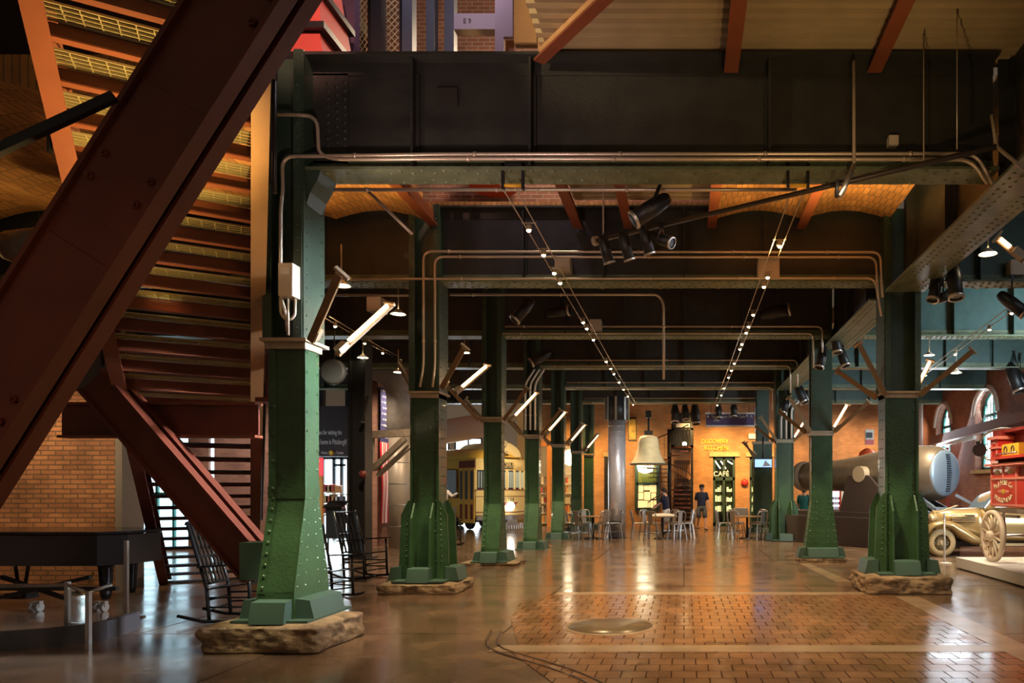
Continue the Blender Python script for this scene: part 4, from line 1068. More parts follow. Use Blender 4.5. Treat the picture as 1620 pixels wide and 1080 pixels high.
t = thing('round_hanging_disc', 'grey round disc sign hung high left of the black post', 'disc', at(529, 589, 15.5))
MB().lathe([(.26, 0), (.27, .02), (.27, .10), (.22, .12)], at(529, 589, 15.5), (0, -1, 0), 28).build('disc', mat('disc_grey', (.07, .085, .095), .5), t)
MB().cyl(at(529, 570, 15.5), V((at(529, 589, 15.5).x, 15.5, 5.98)), .012, n=6).build('hanger', BLACK, t)

# ---------------------------------------------------------------- rocking chairs (local: front = +X)
def rocker_proto(label):
    t = thing('rocking_chair', label, 'rocking chair', (0, 0, 0), 'rocking chairs'); M = ROCKW; W = .27
    for s in (-1, 1):
        mb = MB(); mb.tube([(-.55, s * W, .10), (-.3, s * W, .035), (0, s * W, .02), (.3, s * W, .045), (.48, s * W, .09)], .02, 8); mb.build('rocker', M, t)
        MB().cyl((.24, s * W, .04), (.21, s * W, .68), .02, n=8).build('front_leg', M, t)
        MB().tube([(-.22, s * W * .92, .04), (-.25, s * W * .92, .42), (-.46, s * W * .92, 1.18)], .021, 8).build('back_post', M, t)
        MB().bar((-.32, s * (W + .01), .66), (.27, s * (W + .01), .70), .09, .022, up=(0, 0, 1)).build('armrest', M, t)
    mb = MB()
    for i in range(7): mb.bar((-.23 + i * .075, -W, .40 + .01 * i), (-.23 + i * .075, W, .40 + .01 * i), .05, .018)
    mb.build('seat', M, t)
    mb = MB()
    for q in (0, .45, 1): 
        a = V((-.255, 0, .46)).lerp(V((-.455, 0, 1.15)), q); mb.bar(a - V((0, W * .9, 0)), a + V((0, W * .9, 0)), .025, .07 if q == 1 else .045, up=(1, 0, 0))
    for i in range(5):
        y = -.17 + i * .085; mb.bar((-.258, y, .47), (-.452, y, 1.14), .035, .014, up=(1, 0, 0))
    mb.build('back_slats', M, t)
    mb = MB()
    for z in (.16, .27): 
        mb.cyl((.225, -W, z), (.225, W, z), .012, n=6); mb.cyl((-.235, -W * .9, z), (-.235, W * .9, z), .012, n=6)
        for s in (-1, 1): mb.cyl((.225, s * W, z + .03), (-.235, s * W * .92, z + .03), .012, n=6)
    mb.build('stretchers', M, t)
    return t
r1 = rocker_proto('black slatted rocking chair behind nearest column, the big one in full view')
p = at(585, 905, 13.6); r1.location = (p.x, 13.4, 0); r1.rotation_euler = (0, 0, -.35); r1.scale = (1.05,) * 3
dup(r1, (at(522, 930, 11).x, 10.9, 0), (0, 0, -.5), 'black rocking chair half hidden by nearest column, only its arms in view', scale=(1, 1, .92))
dup(r1, (at(712, 860, 21.5).x, 21.3, 0), (0, 0, -.9), 'small far rocking chair between second and third left columns')
dup(r1, (at(372, 960, 9.0).x, 9.1, 0), (0, 0, .12), 'dark rocking chair in the shade left of the nearest column')

# ---------------------------------------------------------------- grand piano on its dolly, rail
PY = 10.1
t = thing('grand_piano', 'closed black grand piano in the shade before the weathered brick wall', 'piano', (-8.6, PY, .3))
pl = [(-10.9, PY - .5), (-7.75, PY - .5), (-7.5, PY - .3), (-7.48, PY + .3), (-7.9, PY + .75), (-9.0, PY + .8), (-10.9, PY + .9)]
MB().prism(pl, .40, 'xy', .82).build('case', BLACKG, t)
mb = MB(); mb.prism([(x, y) for x, y in pl], .035, 'xy', 1.05); mb.build('lid', BLACKG, t, bevel=.01)
for (x, y) in ((-9.75, PY - .35), (-7.95, PY - .1), (-8.1, PY + .55)):
    MB().lathe([(.05, .12), (.07, .2), (.09, .55), (.11, .64)], (x, y, 0), n=10).build('leg', BLACKG, t)
mb = MB()
for s in (-.1, .1): mb.bar((-9.2 + s * .3, PY, .2), (-9.2 + s, PY, .62), .03, .03)
mb.mm((-9.35, PY - .1, .12), (-9.05, PY + .1, .2)); mb.build('pedal_lyre', BLACKG, t)
t = thing('piano_dolly', 'dark wheeled dolly frame under the grand piano, pale casters', 'dolly', (-8.5, PY, 0))
mb = MB(); mb.bar((-9.3, PY - .35, .15), (-8.0, PY - .3, .45), .05, .05); mb.bar((-9.2, PY - .3, .45), (-8.3, PY - .3, .15), .05, .05); mb.bar((-9.4, PY - .35, .3), (-7.6, PY - .35, .3), .06, .05); mb.build('frame', BLACK, t)
for px in (52, 62, 154, 165):
    p = at(px, 955, 9.7); mb = MB(); mb.cyl((p.x - .02, 9.7, .06), (p.x + .02, 9.7, .06), .06, n=14); mb.mm((p.x - .03, 9.67, .06), (p.x + .03, 9.73, .14)); mb.build('caster', STEEL, t)
MB().bar(at(125, 955, 9.9), at(148, 905, 10), .02, .02).build('strap', YEL, t)
# low railing with glass by the piano
t = thing('glass_railing', 'low curved dark kerb with metal posts and clear panels at lower left', 'railing', (-5.9, 8.0, 0))
pts = [V((-8.6, 7.0, 0)), V((-7.2, 7.15, 0)), V((-6.55, 7.45, 0)), V((-6.25, 7.9, 0)), V((-6.4, 8.5, 0))]
pts = rounded(pts, .4, 4); mb = MB()
rg = []
for i, p in enumerate(pts):
    tt = (pts[min(i + 1, len(pts) - 1)] - pts[max(i - 1, 0)]).normalized(); nn = V((-tt.y, tt.x, 0)) * .03
    rg.append([p - nn, p + nn, p + nn + V((0, 0, .2)), p - nn + V((0, 0, .2))])
mb.loft(rg, smooth=False)
mb.build('kerb', mat('kerb_grey', (.10, .10, .115), .28, metal=.4), t)
for px, py0, py1, d in ((107, 920, 1005, 7.7), (140, 935, 1028, 7.4), (200, 855, 975, 9.2)):
    a = at(px, py0, d); b = V((a.x, d, 0)); mb = MB(); mb.mm((a.x - .02, d - .02, 0), (a.x + .02, d + .02, a.z)); mb.build('post', STEEL, t) if px != 200 else None
    if px == 200:
        t2 = thing('stanchion', 'slim metal stanchion with round foot beside the piano', 'stanchion', b); mb.build('post', STEEL, t2)
        MB().lathe([(.2, 0), (.2, .012), (.03, .03)], b, n=20).build('foot', mat('foot_steel', (.3, .28, .26), .3, metal=.8), t2)
a = at(107, 925, 7.7); b = at(140, 937, 7.4); c = at(175, 925, 8.1); mb = MB(); mb.tube([V((a.x - 1.4, 7.5, a.z)), a, b, c], .02, 8); mb.build('handrail', STEEL, t)
mb = MB(); mb.quad([a + V((.03, 0, -.03)), b + V((-.03, 0, -.03)), V((b.x - .03, b.y, .2)), V((a.x + .03, a.y, .2))]); mb.quad([a + V((.03, .012, -.03)), b + V((-.03, .012, -.03)), V((b.x - .03, b.y + .012, .2)), V((a.x + .03, a.y + .012, .2))]); mb.build('glass_panel', GLASS, t)
# ================================================================ BACK OF THE HALL
def fr(px, py, d): return at(px, py, d)
# silver duct column
DY = 24.9; dx = at(976, 850, DY).x
t = thing('duct_column', 'tall round silver duct column standing mid hall with a boxy dark head', 'duct column', (dx, DY, 0))
MB().lathe([(.30, 0), (.30, 4.0)], (dx, DY, 0), n=32).build('pipe', mat('ribbed_steel', (.58, .56, .55), .34, metal=.45), t)
for i in range(1, 20): MB().lathe([(.3, i * .2 - .006), (.303, i * .2), (.3, i * .2 + .006)], (dx, DY, 0), n=32, cap=False).build('seam_ring', STEEL, t)
mb = MB(); mb.lathe([(.40, 4.0), (.40, 4.78)], (dx, DY, 0), n=8); mb.build('head', DOCKM, t)
mb = MB()
for q in range(8): a = 2 * PI * q / 8; mb.bar((dx + .41 * math.cos(a), DY + .41 * math.sin(a), 4.0), (dx + .41 * math.cos(a), DY + .41 * math.sin(a), 4.78), .07, .04, up=(math.cos(a), math.sin(a), 0))
mb.build('head_rib', STEEL, t); MB().lathe([(.36, 0), (.36, .02)], (dx, DY, 0), n=28).build('foot_ring', DOCKM, t)
# bell
BY = 26.5; b = at(1026, 735, BY); s = BY / F
t = thing('hanging_bell', 'large cream bell hung from the ceiling over the middle cafe table', 'bell', b)
prof = [(30, 0), (28.6, .8), (27, 3), (24, 8), (20, 16), (17.5, 25), (16.3, 35), (15.6, 41), (13, 44.5), (6, 46.5), (0, 47)]
MB().lathe([(r * s, h * s) for r, h in prof], b, n=36).build('shell', BELLM, t)
MB().lathe([(29.4 * s, -.2 * s), (30.4 * s, .8 * s), (29.4 * s, 1.8 * s)], b, n=36, cap=False).build('lip_ring', DOCKM, t)
mb = MB(); tp = b + V((0, 0, 47 * s)); mb.box(tp + V((0, 0, .08)), (.3, .1, .16)); mb.cyl(tp, tp + V((0, 0, .9)), .04, n=8); mb.box(tp + V((0, 0, .75)), (.2, .2, .25)); mb.build('hanger', BLACK, t)
# lantern under the bell line, on the wall
t = thing('wall_lantern', 'bright white lantern under the bell, before the dark green window', 'lantern', at(1020, 745, WALLY - .5))
p = at(1021, 738, WALLY - .5); MB().lathe([(.1, -.28), (.3, -.2), (.36, 0), (.36, .26)], p, n=18).build('globe', EXITW, t)
MB().box(p + V((.1, -.0, -.06)), (.5, .74, .05)).build('band', BLACK, t); MB().bar(p + V((0, 0, .2)), p + V((0, .5, .3)), .05, .05).build('arm', BLACK, t)
# window with poster display
t = thing('display_window', 'tall dark green framed window with a lit poster of papers, left of the spiral stair', 'window', (bx(1023), WALLY - .05, bz(806)))
mb = MB(); x0, x1 = bx(1007), bx(1041); z0, z1 = bz(806), bz(728)
for x in (x0, x1): mb.mm((x - .07, WALLY - .14, z0), (x + .07, WALLY, z1))
for z in (z0, z1, bz(765)): mb.mm((x0, WALLY - .14, z - .06), (x1, WALLY, z + .06))
mb.build('frame', FRAMEG, t)
MB().mm((x0, WALLY - .06, bz(765)), (x1, WALLY - .02, z1)).build('upper_pane', mat('olive_glass', (.14, .15, .03), .3), t)
MB().mm((x0, WALLY - .06, z0), (x1, WALLY - .02, bz(765))).build('backing', mat('backing_dark', (.06, .04, .02), .6), t)
random.seed(11)
mb = MB()
for i in range(9):
    cx = x0 + .2 + (i % 3) * .28; cz = z0 + .25 + (i // 3) * .36; w_ = random.uniform(.1, .16); h_ = random.uniform(.1, .2)
    mb.mm((cx - w_, WALLY - .09, cz - h_), (cx + w_, WALLY - .06, cz + h_))
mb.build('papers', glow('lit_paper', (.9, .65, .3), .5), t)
# balcony and spiral stair
t = thing('balcony', 'dark metal upper landing with railing and pale panel, beside spiral stair', 'balcony', (bx(1078), WALLY - 1.2, 3.2)); x0, x1 = bx(1063), bx(1096)
yb = WALLY - 1.4
mb = MB(); mb.mm((x0, yb, bz(712)), (x1, WALLY, bz(707))); mb.mm((x0, yb, bz(672)), (x0 + .1, yb + .1, bz(712))); mb.mm((x1 - .1, yb, 0), (x1, yb + .1, bz(657))); mb.mm((x0, yb, bz(658)), (x1, yb + .06, bz(672))); mb.mm((x0, yb, bz(684)), (x1, yb + .06, bz(681))); mb.build('frame', BLACK, t)
mb = MB()
for i in range(9): x = x0 + (x1 - x0) * i / 8; mb.mm((x - .012, yb, bz(710)), (x + .012, yb + .03, bz(682)))
mb.build('railing_bars', BLACK, t)
MB().mm((bx(1070), yb - .03, bz(680)), (bx(1091), yb, bz(674))).build('pale_panel', WHITE, t)
MB().mm((x0 + .1, WALLY - .1, bz(706)), (x1 - .1, WALLY - .02, bz(660))).build('dark_opening', mat('dark_opening', (.02, .016, .012), .8), t)
p = V((bx(1083), yb + .5, bz(704))); MB().ball(p, .09, 10).build('lamp', BULB, t)
t = thing('spiral_staircase', 'dark metal spiral staircase winding up to the balcony', 'staircase', (bx(1060), WALLY - 1.4, 0)); cx = bx(1060); cy = WALLY - 1.35
MB().cyl((cx, cy, 0), (cx, cy, 4.2), .09, n=12).build('centre_pole', BLACK, t)
N = 19
for i in range(N):
    a = math.radians(200 + i * 27); z = .18 + i * .18; mb = MB(); rr = .95
    a1 = a + math.radians(28)
    mb.prism([(cx, cy), (cx + rr * math.cos(a), cy + rr * math.sin(a)), (cx + rr * math.cos(a1), cy + rr * math.sin(a1))], .035, 'xy', z); mb.build('tread', RUST, t)
mb = MB(); mb.tube([(cx + .95 * math.cos(math.radians(200 + i * 27)), cy + .95 * math.sin(math.radians(200 + i * 27)), 1.1 + i * .18) for i in range(N)], .022, 6); mb.build('handrail', BLACK, t)
mb = MB()
for i in range(N * 2): a = math.radians(200 + i * 13.5); x, y = cx + .95 * math.cos(a), cy + .95 * math.sin(a); mb.cyl((x, y, .2 + i * .09), (x, y, 1.1 + i * .09), .010, n=5)
mb.build('balusters', BLACK, t)
# dark wooden stair behind, right of the pole
t = thing('timber_stair', 'dark brown enclosed stair with slats between spiral stair and brick wall', 'stair', (bx(1085), WALLY - .4, 0))
mb = MB(); mb.mm((bx(1066), WALLY - .12, 0), (bx(1095), WALLY - .02, bz(728))); mb.build('back_panel', mat('dark_stair_wood', (.07, .028, .014), .6), t)
mb = MB()
for i in range(9): mb.mm((bx(1067), WALLY - .3, .2 + i * .2), (bx(1094), WALLY - .12, .24 + i * .2))
mb.build('steps', mat('stair_step_wood', (.12, .05, .025), .55), t)
mb = MB(); mb.bar((bx(1067), WALLY - .3, bz(740)), (bx(1096), WALLY - .3, bz(757)), .1, .25); 
for i in range(8): x = bx(1068 + i * 3.4); mb.mm((x - .02, WALLY - .3, bz(757)), (x + .02, WALLY - .26, bz(735)))
mb.build('railing', mat('orange_wood', (.3, .13, .05), .5), t)
# lit yellow picture / panel high behind the duct
t = thing('wall_picture', 'yellow lit picture high on the brick wall right of the duct head', 'picture', (bx(1003), WALLY - .1, bz(695)))
MB().mm((bx(994), WALLY - .08, bz(697)), (bx(1007), WALLY - .02, bz(660))).build('frame', BLACK, t); MB().mm((bx(995.5), WALLY - .1, bz(695)), (bx(1006), WALLY - .08, bz(663))).build('canvas', mat('yellow_canvas', (.7, .42, .05), .5, noise=.7, nscale=4), t)
# hanging sign
HS = 29.0; A = at(1117, 673, HS); B = at(1193, 654, HS)
t = thing('hanging_sign', 'wide purple hanging sign with small white lettering and arrows', 'sign', ((A.x + B.x) / 2, HS, A.z))
MB().mm((A.x, HS, A.z), (B.x, HS + .12, B.z)).build('panel', PURPLE, t)
mb = MB(); mb.mm((A.x - .03, HS - .02, B.z - .02), (B.x + .03, HS + .14, B.z + .04)); mb.mm((A.x - .03, HS - .02, A.z - .04), (B.x + .03, HS + .14, A.z + .02)); mb.build('rail', WHITE, t)
mb = MB()
for x in (A.x + .2, B.x - .2): mb.cyl((x, HS + .06, B.z), (x, HS + .06, 5.9), .012, n=6)
mb.build('hanger', BLACK, t)
def arrow(mb, c, s, ang):
    R = Matrix.Rotation(ang, 3, 'Y')
    for a, b_ in (((-s, -s), (s, s)),):
        mb.bar(c + R @ V((0, 0, -s)), c + R @ V((0, 0, s)), .03, .01)
    mb.bar(c + R @ V((0, 0, s)), c + R @ V((-s * .8, 0, s * .2)), .03, .01); mb.bar(c + R @ V((0, 0, s)), c + R @ V((s * .8, 0, s * .2)), .03, .01)
mb = MB(); arrow(mb, at(1121, 659, HS - .02), .06, -.7); arrow(mb, at(1189, 659, HS - .02), .06, -.5); arrow(mb, at(1182, 658, HS - .02), .05, -.7); mb.build('arrows', LETTER, t)
text('To Museum Shop', 'lettering', .15, (at(1125, 659, HS).x, HS - .01, at(0, 659, HS).z), FACE, LETTER, t, 'LEFT', sx=.9)
text('Info', 'lettering', .15, (at(1129, 664.5, HS).x, HS - .01, at(0, 664.5, HS).z), FACE, LETTER, t, 'LEFT')
text('Cafe', 'lettering', .15, (at(1179, 659, HS).x, HS - .01, at(0, 659, HS).z), FACE, LETTER, t, 'RIGHT')
# gold wall lettering
t = thing('wall_lettering', 'raised gold letters on the orange brick wall above the cafe door', 'lettering', (bx(1135), WALLY - .03, bz(712)))
text('DISCOVERY', 'lettering', .27, (bx(1109), WALLY - .04, bz(698.5)), FACE, GOLDLET, t, 'LEFT', .02, sx=.85)
text('KITCHEN', 'lettering', .27, (bx(1114), WALLY - .04, bz(709)), FACE, GOLDLET, t, 'LEFT', .02, sx=.95)
# cafe door
t = bpy.data.objects.new('door_1', None); COL.objects.link(t); t.location = ((CAFE[0] + CAFE[1]) / 2, WALLY, 0); struct(t)
mb = MB(); a, b_ = CAFE[0], CAFE[1]; zt = CAFE[3]
for x in (a + .05, b_ - .05, (a + b_) / 2): mb.mm((x - .05, WALLY + .06, 0), (x + .05, WALLY + .14, zt))
for z in (.12, bz(757), zt - .06): mb.mm((a, WALLY + .06, z - .07), (b_, WALLY + .14, z + .07))
mb.build('door_frame', FRAMEG, t)
MB().mm((a, WALLY + .09, 0), (b_, WALLY + .11, zt)).build('pane', GLASS, t)
MB().mm(((a + b_) / 2 + .08, WALLY + .02, .95), ((a + b_) / 2 + .11, WALLY + .06, 1.35)).build('door_handle', STEEL, t)
text('CAFÉ', 'lettering', .3, (bx(1128.5), WALLY + .05, bz(749.5)), FACE, LETTER, t, 'LEFT')
t = bpy.data.objects.new('window_10', None); COL.objects.link(t); t.location = ((WIN2[0] + WIN2[1]) / 2, WALLY, 0); struct(t)
a, b_ = WIN2[0], WIN2[1]; mb = MB()
for x in (a + .05, b_ - .05, a + .4): mb.mm((x - .05, WALLY + .06, 0), (x + .05, WALLY + .14, zt))
for z in (.12, bz(757), zt - .06): mb.mm((a, WALLY + .06, z - .07), (b_, WALLY + .14, z + .07))
mb.build('window_frame', FRAMEG, t); MB().mm((a, WALLY + .09, 0), (b_, WALLY + .11, zt)).build('pane', GLASS, t)
# cafe interior: shelves with lit goods and slanted tube lamps
random.seed(5)
for nm_, xa, xb_s in (('left', bx(1131), bx(1143)), ('middle', bx(1150), bx(1161)), ('right', bx(1189), bx(1199))):
    t = thing('cafe_shelf', 'lit shelf unit of the cafe seen through glass, ' + {'left': 'left leaf of the door', 'middle': 'right leaf of the door', 'right': 'beside the hanging screen'}[nm_], 'shelf', ((xa + xb_s) / 2, WALLY + 1.2, 0))
    mb = MB()
    for z in (.6, 1.05, 1.5, 1.95): mb.mm((xa, WALLY + 1.0, z), (xb_s, WALLY + 1.4, z + .04))
    for x in (xa, xb_s): mb.mm((x - .02, WALLY + 1.0, 0), (x + .02, WALLY + 1.4, 2.2))
    mb.build('frame', BLACK, t)
    mb = MB()
    for z in (.64, 1.09, 1.54): 
        for q in range(3): x = xa + .06 + q * (xb_s - xa) / 3; mb.mm((x, WALLY + 1.05, z), (x + .08, WALLY + 1.3, z + random.uniform(.12, .3)))
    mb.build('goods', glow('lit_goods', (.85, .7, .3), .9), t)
for i, px in enumerate((1137, 1146, 1157)):
    tag(MB().cyl(V((bx(px) - .12, WALLY + .9, 2.95)), V((bx(px) + .12, WALLY + .9, 2.6 + .2 * (i == 2))), .025, n=8).build('tube_lamp', glow('cafe_tube', (1, .9, .7), 3)), ORD[i] + ' slanted cafe tube lamp from the left, seen through door glass', 'lamp')
for px, nm_ in ((857, 'left of the bright gap'), (897, 'between two dark columns')):
    t = thing('bookshelf', 'bright lit shop bookshelf in wall opening, ' + nm_, 'bookshelf', (bx(px), WALLY + 1.2, 0)); w_ = .42
    mb = MB()
    for z in (.1, .55, 1.0, 1.45, 1.9, 2.35): mb.mm((bx(px) - w_, WALLY + 1.0, z), (bx(px) + w_, WALLY + 1.35, z + .04))
    for s_ in (-1, 1): mb.mm((bx(px) + s_ * w_ - .03, WALLY + 1.0, 0), (bx(px) + s_ * w_ + .03, WALLY + 1.35, 2.4))
    mb.build('frame', WHITE, t)
    for r_ in range(5):
        mb = MB(); x = bx(px) - w_ + .06
        while x < bx(px) + w_ - .1:
            ww = random.uniform(.05, .1); mb.mm((x, WALLY + 1.05, .14 + r_ * .45), (x + ww * .9, WALLY + 1.25, .14 + r_ * .45 + random.uniform(.2, .34)), mi=random.randint(0, 3)); x += ww
        o = mb.build('books', [mat('gift_%d' % q, cols[q], .6) for q in (0, 1, 2, 3)], t)
o = MB().lathe([(.01, -.02), (.33, -.02), (.36, .06), (.25, .14)], V((bx(897), WALLY + .95, 3.1)), (0, -1, 0), 20).build('shop_lamp', LITW); tag(o, 'glaring round shop lamp in the wall opening between two dark columns', 'lamp')
mb = MB()
for x in (SH1[0], SH1[1]): mb.mm((x - .07, WALLY - .05, 0), (x + .07, WALLY + .1, SH1[3]))
mb.mm((SH1[0], WALLY - .05, SH1[3] - .1), (SH1[1], WALLY + .1, SH1[3] + .05)); struct(mb.build('trim_9', mat('orange_door_trim', (.5, .18, .05), .5)))
# dark slot door behind duct
struct(MB().mm((bx(956), WALLY - .03, 0), (bx(962), WALLY, bz(722))).build('door_2', BLACK))
# screen on an arm
t = thing('hanging_screen', 'small flat screen glowing blue hung before the dark riveted column', 'screen', at(1208, 738, 26.2)); A = at(1193, 740, 26.2); B = at(1222, 725, 26.2)
MB().mm((A.x, 26.2, A.z), (B.x, 26.26, B.z)).build('bezel', BLACK, t); MB().mm((A.x + .03, 26.18, A.z + .03), (B.x - .03, 26.2, B.z - .03)).build('display', mat('screen_picture', (.2, .3, .6), .4, emit=(.25, .4, .85), es=1.1), t)
mb = MB(); mb.prism([(A.x + .3, A.z + .05), (B.x - .06, A.z + .08), (A.x + .4, B.z - .06)], .004, 'xz', 26.176); mb.build('picture_shape', WHITE, t); mb = MB(); mb.cyl(((A.x + B.x) / 2, 26.3, B.z), ((A.x + B.x) / 2, 26.3, B.z + .8), .03, n=8); mb.build('mount', BLACK, t)
for px, z in ((1186, 750), ): pass
for px0, py0, px1, py1, lab in ((1196, 720, 1176, 699, 'outer dark unlit arm left above the hanging screen'), (1192, 722, 1180, 700, 'inner dark unlit arm left above the hanging screen')):
    tube_light(at(px0, py0, 26.4), at(px1, py1, 26.0), V((.3, .8, .5)), lab)
tag(MB().lathe([(.15, -.1), (.16, 0), (.05, .04)], V((bx(1178), WALLY - .1, bz(763))), (0, -1, 0), 14).build('alarm_bell', REDP), 'red alarm bell on the orange brick wall right of the cafe door', 'alarm bell')
t = thing('small_panel', 'pale blue and white wall panels beside the purple sign', 'panel', (bx(1197), WALLY - .05, bz(700)))
MB().mm((bx(1194), WALLY - .05, bz(658)), (bx(1200), WALLY - .01, bz(644))).build('upper_panel', mat('pale_blue_panel', (.35, .45, .55), .4), t); MB().mm((bx(1184), WALLY - .12, bz(694)), (bx(1198), WALLY - .01, bz(686))).build('lower_box', WHITE, t); MB().mm((bx(1194), WALLY - .05, bz(684)), (bx(1199), WALLY - .01, bz(664))).build('middle_panel', mat('pale_blue_panel', (.35, .45, .55), .4), t)

# ---------------------------------------------------------------- metal cafe chairs and tables (local: front +X)
def cafe_chair(label):
    t = thing('cafe_chair', label, 'chair', (0, 0, 0), 'metal chairs at the cafe tables'); M = CHAIRM
    for sx in (-1, 1):
        for sy in (-1, 1):
            mb = MB(); mb.bar((sx * .17, sy * .16, .45), (sx * .23, sy * .21, 0), .035, .02); mb.build('leg', M, t)
    mb = MB(); mb.prism([(-.18, -.15), (.17, -.19), (.19, 0), (.17, .19), (-.18, .15)], .03, 'xy', .45); mb.build('seat', M, t, bevel=.008)
    mb = MB(); mb.tube(rounded([(-.18, -.16, .45), (-.25, -.18, .82), (-.25, .18, .82), (-.18, .16, .45)], .14, 5), .016, 8); mb.build('back_frame', M, t)
    mb = MB(); mb.bar((-.19, 0, .45), (-.255, 0, .82), .13, .012, up=(1, 0, 0)); mb.build('back_splat', M, t)
    mb = MB(); mb.bar((-.2, -.18, .2), (.2, .18, .2), .012, .02); mb.bar((-.2, .18, .2), (.2, -.18, .2), .012, .02); mb.build('cross_brace', M, t)
    return t
ch0 = None
def table(px, py, d, lab, n, a0, labs, r=.66):
    global ch0
    p = at(px, py, d); x, y = p.x, d
    t = thing('cafe_table', lab, 'table', (x, y, 0), 'cafe tables')
    MB().lathe([(.50, .72), (.52, .735), (.52, .75)], (x, y, 0), n=24).build('table_top', TABLEW, t)
    MB().cyl((x, y, .03), (x, y, .72), .04, n=10).build('stem', BLACK, t); MB().lathe([(.3, 0), (.3, .02), (.06, .05)], (x, y, 0), n=16).build('base', BLACK, t)
    for i in range(n):
        a = a0 + 2 * PI * i / n; loc = (x + r * math.cos(a), y + r * math.sin(a), 0); rz = a + PI + random.uniform(-.3, .3)
        if ch0 is None: ch0 = cafe_chair(labs[i]); c = ch0
        else: c = dup(ch0, None, None, labs[i])
        c.location = loc; c.rotation_euler = (0, 0, rz); c.scale = (1.1, 1.1, 1.15)
random.seed(2)
def lbl(who): return [ 'metal chair at the right side of ' + who, 'metal chair on the rear right of ' + who, 'metal chair behind ' + who + ', its back to the wall', 'metal chair at the left side of ' + who, 'metal chair on the near left of ' + who, 'metal chair on the near right of ' + who]
table(938, 848, 24.3, 'round cafe table left of the silver duct column', 6, .0, lbl('the table left of the duct column'), .7)
table(1048, 846, 24.2, 'round cafe table under the cream bell, white cloth on it', 6, .15, lbl('the table under the bell'), .78)
table(1182, 846, 24.3, 'round cafe table before the cafe door at right', 6, -.1, lbl('the table before the cafe door'), .78)
dup(ch0, (at(1088, 846, 25.3).x, 25.3, 0), (0, 0, 2.8), 'metal chair standing alone right of the bell table', scale=(1.1, 1.1, 1.15))
dup(ch0, (at(1252, 848, 25.6).x, 25.6, 0), (0, 0, 2.4), 'metal chair between the two rear right columns', scale=(1.1, 1.1, 1.15))
t = thing('high_chair', 'pale plastic seat back behind the right cafe table', 'chair', (at(1172, 830, 27).x, 27, 0)); p = at(1172, 811, 27)
mb = MB(); mb.prism([(p.x - .32, p.z - .12), (p.x + .32, p.z - .12), (p.x + .24, p.z + .2), (p.x - .24, p.z + .2)], .06, 'xz', 27); mb.build('backrest', mat('pale_seat', (.62, .5, .33), .5), t, bevel=.03)
MB().box((p.x, 27.25, p.z - .15), (.56, .5, .05)).build('seat', mat('pale_seat', (.62, .5, .33), .5), t)
for sx in (-1, 1):
    for yy in (27.05, 27.45): MB().bar((p.x + sx * .24, yy, p.z - .15), (p.x + sx * .3, yy, 0), .03, .03).build('leg', STEEL, t)
# white cloth heap on the bell table
p = at(1048, 818, 24.2); mb = MB(); mb.loft([[V((p.x + r_ * math.cos(2 * PI * q / 16) * (1 + .18 * math.sin(q * 2.3)), 24.2 + r_ * math.sin(2 * PI * q / 16), z_)) for q in range(16)] for r_, z_ in ((.46, .755), (.40, .80), (.22, .84), (.05, .85))]); 
tag(mb.build('white_cloth', WHITEC), 'crumpled white cloth lying on the table under the bell', 'cloth')

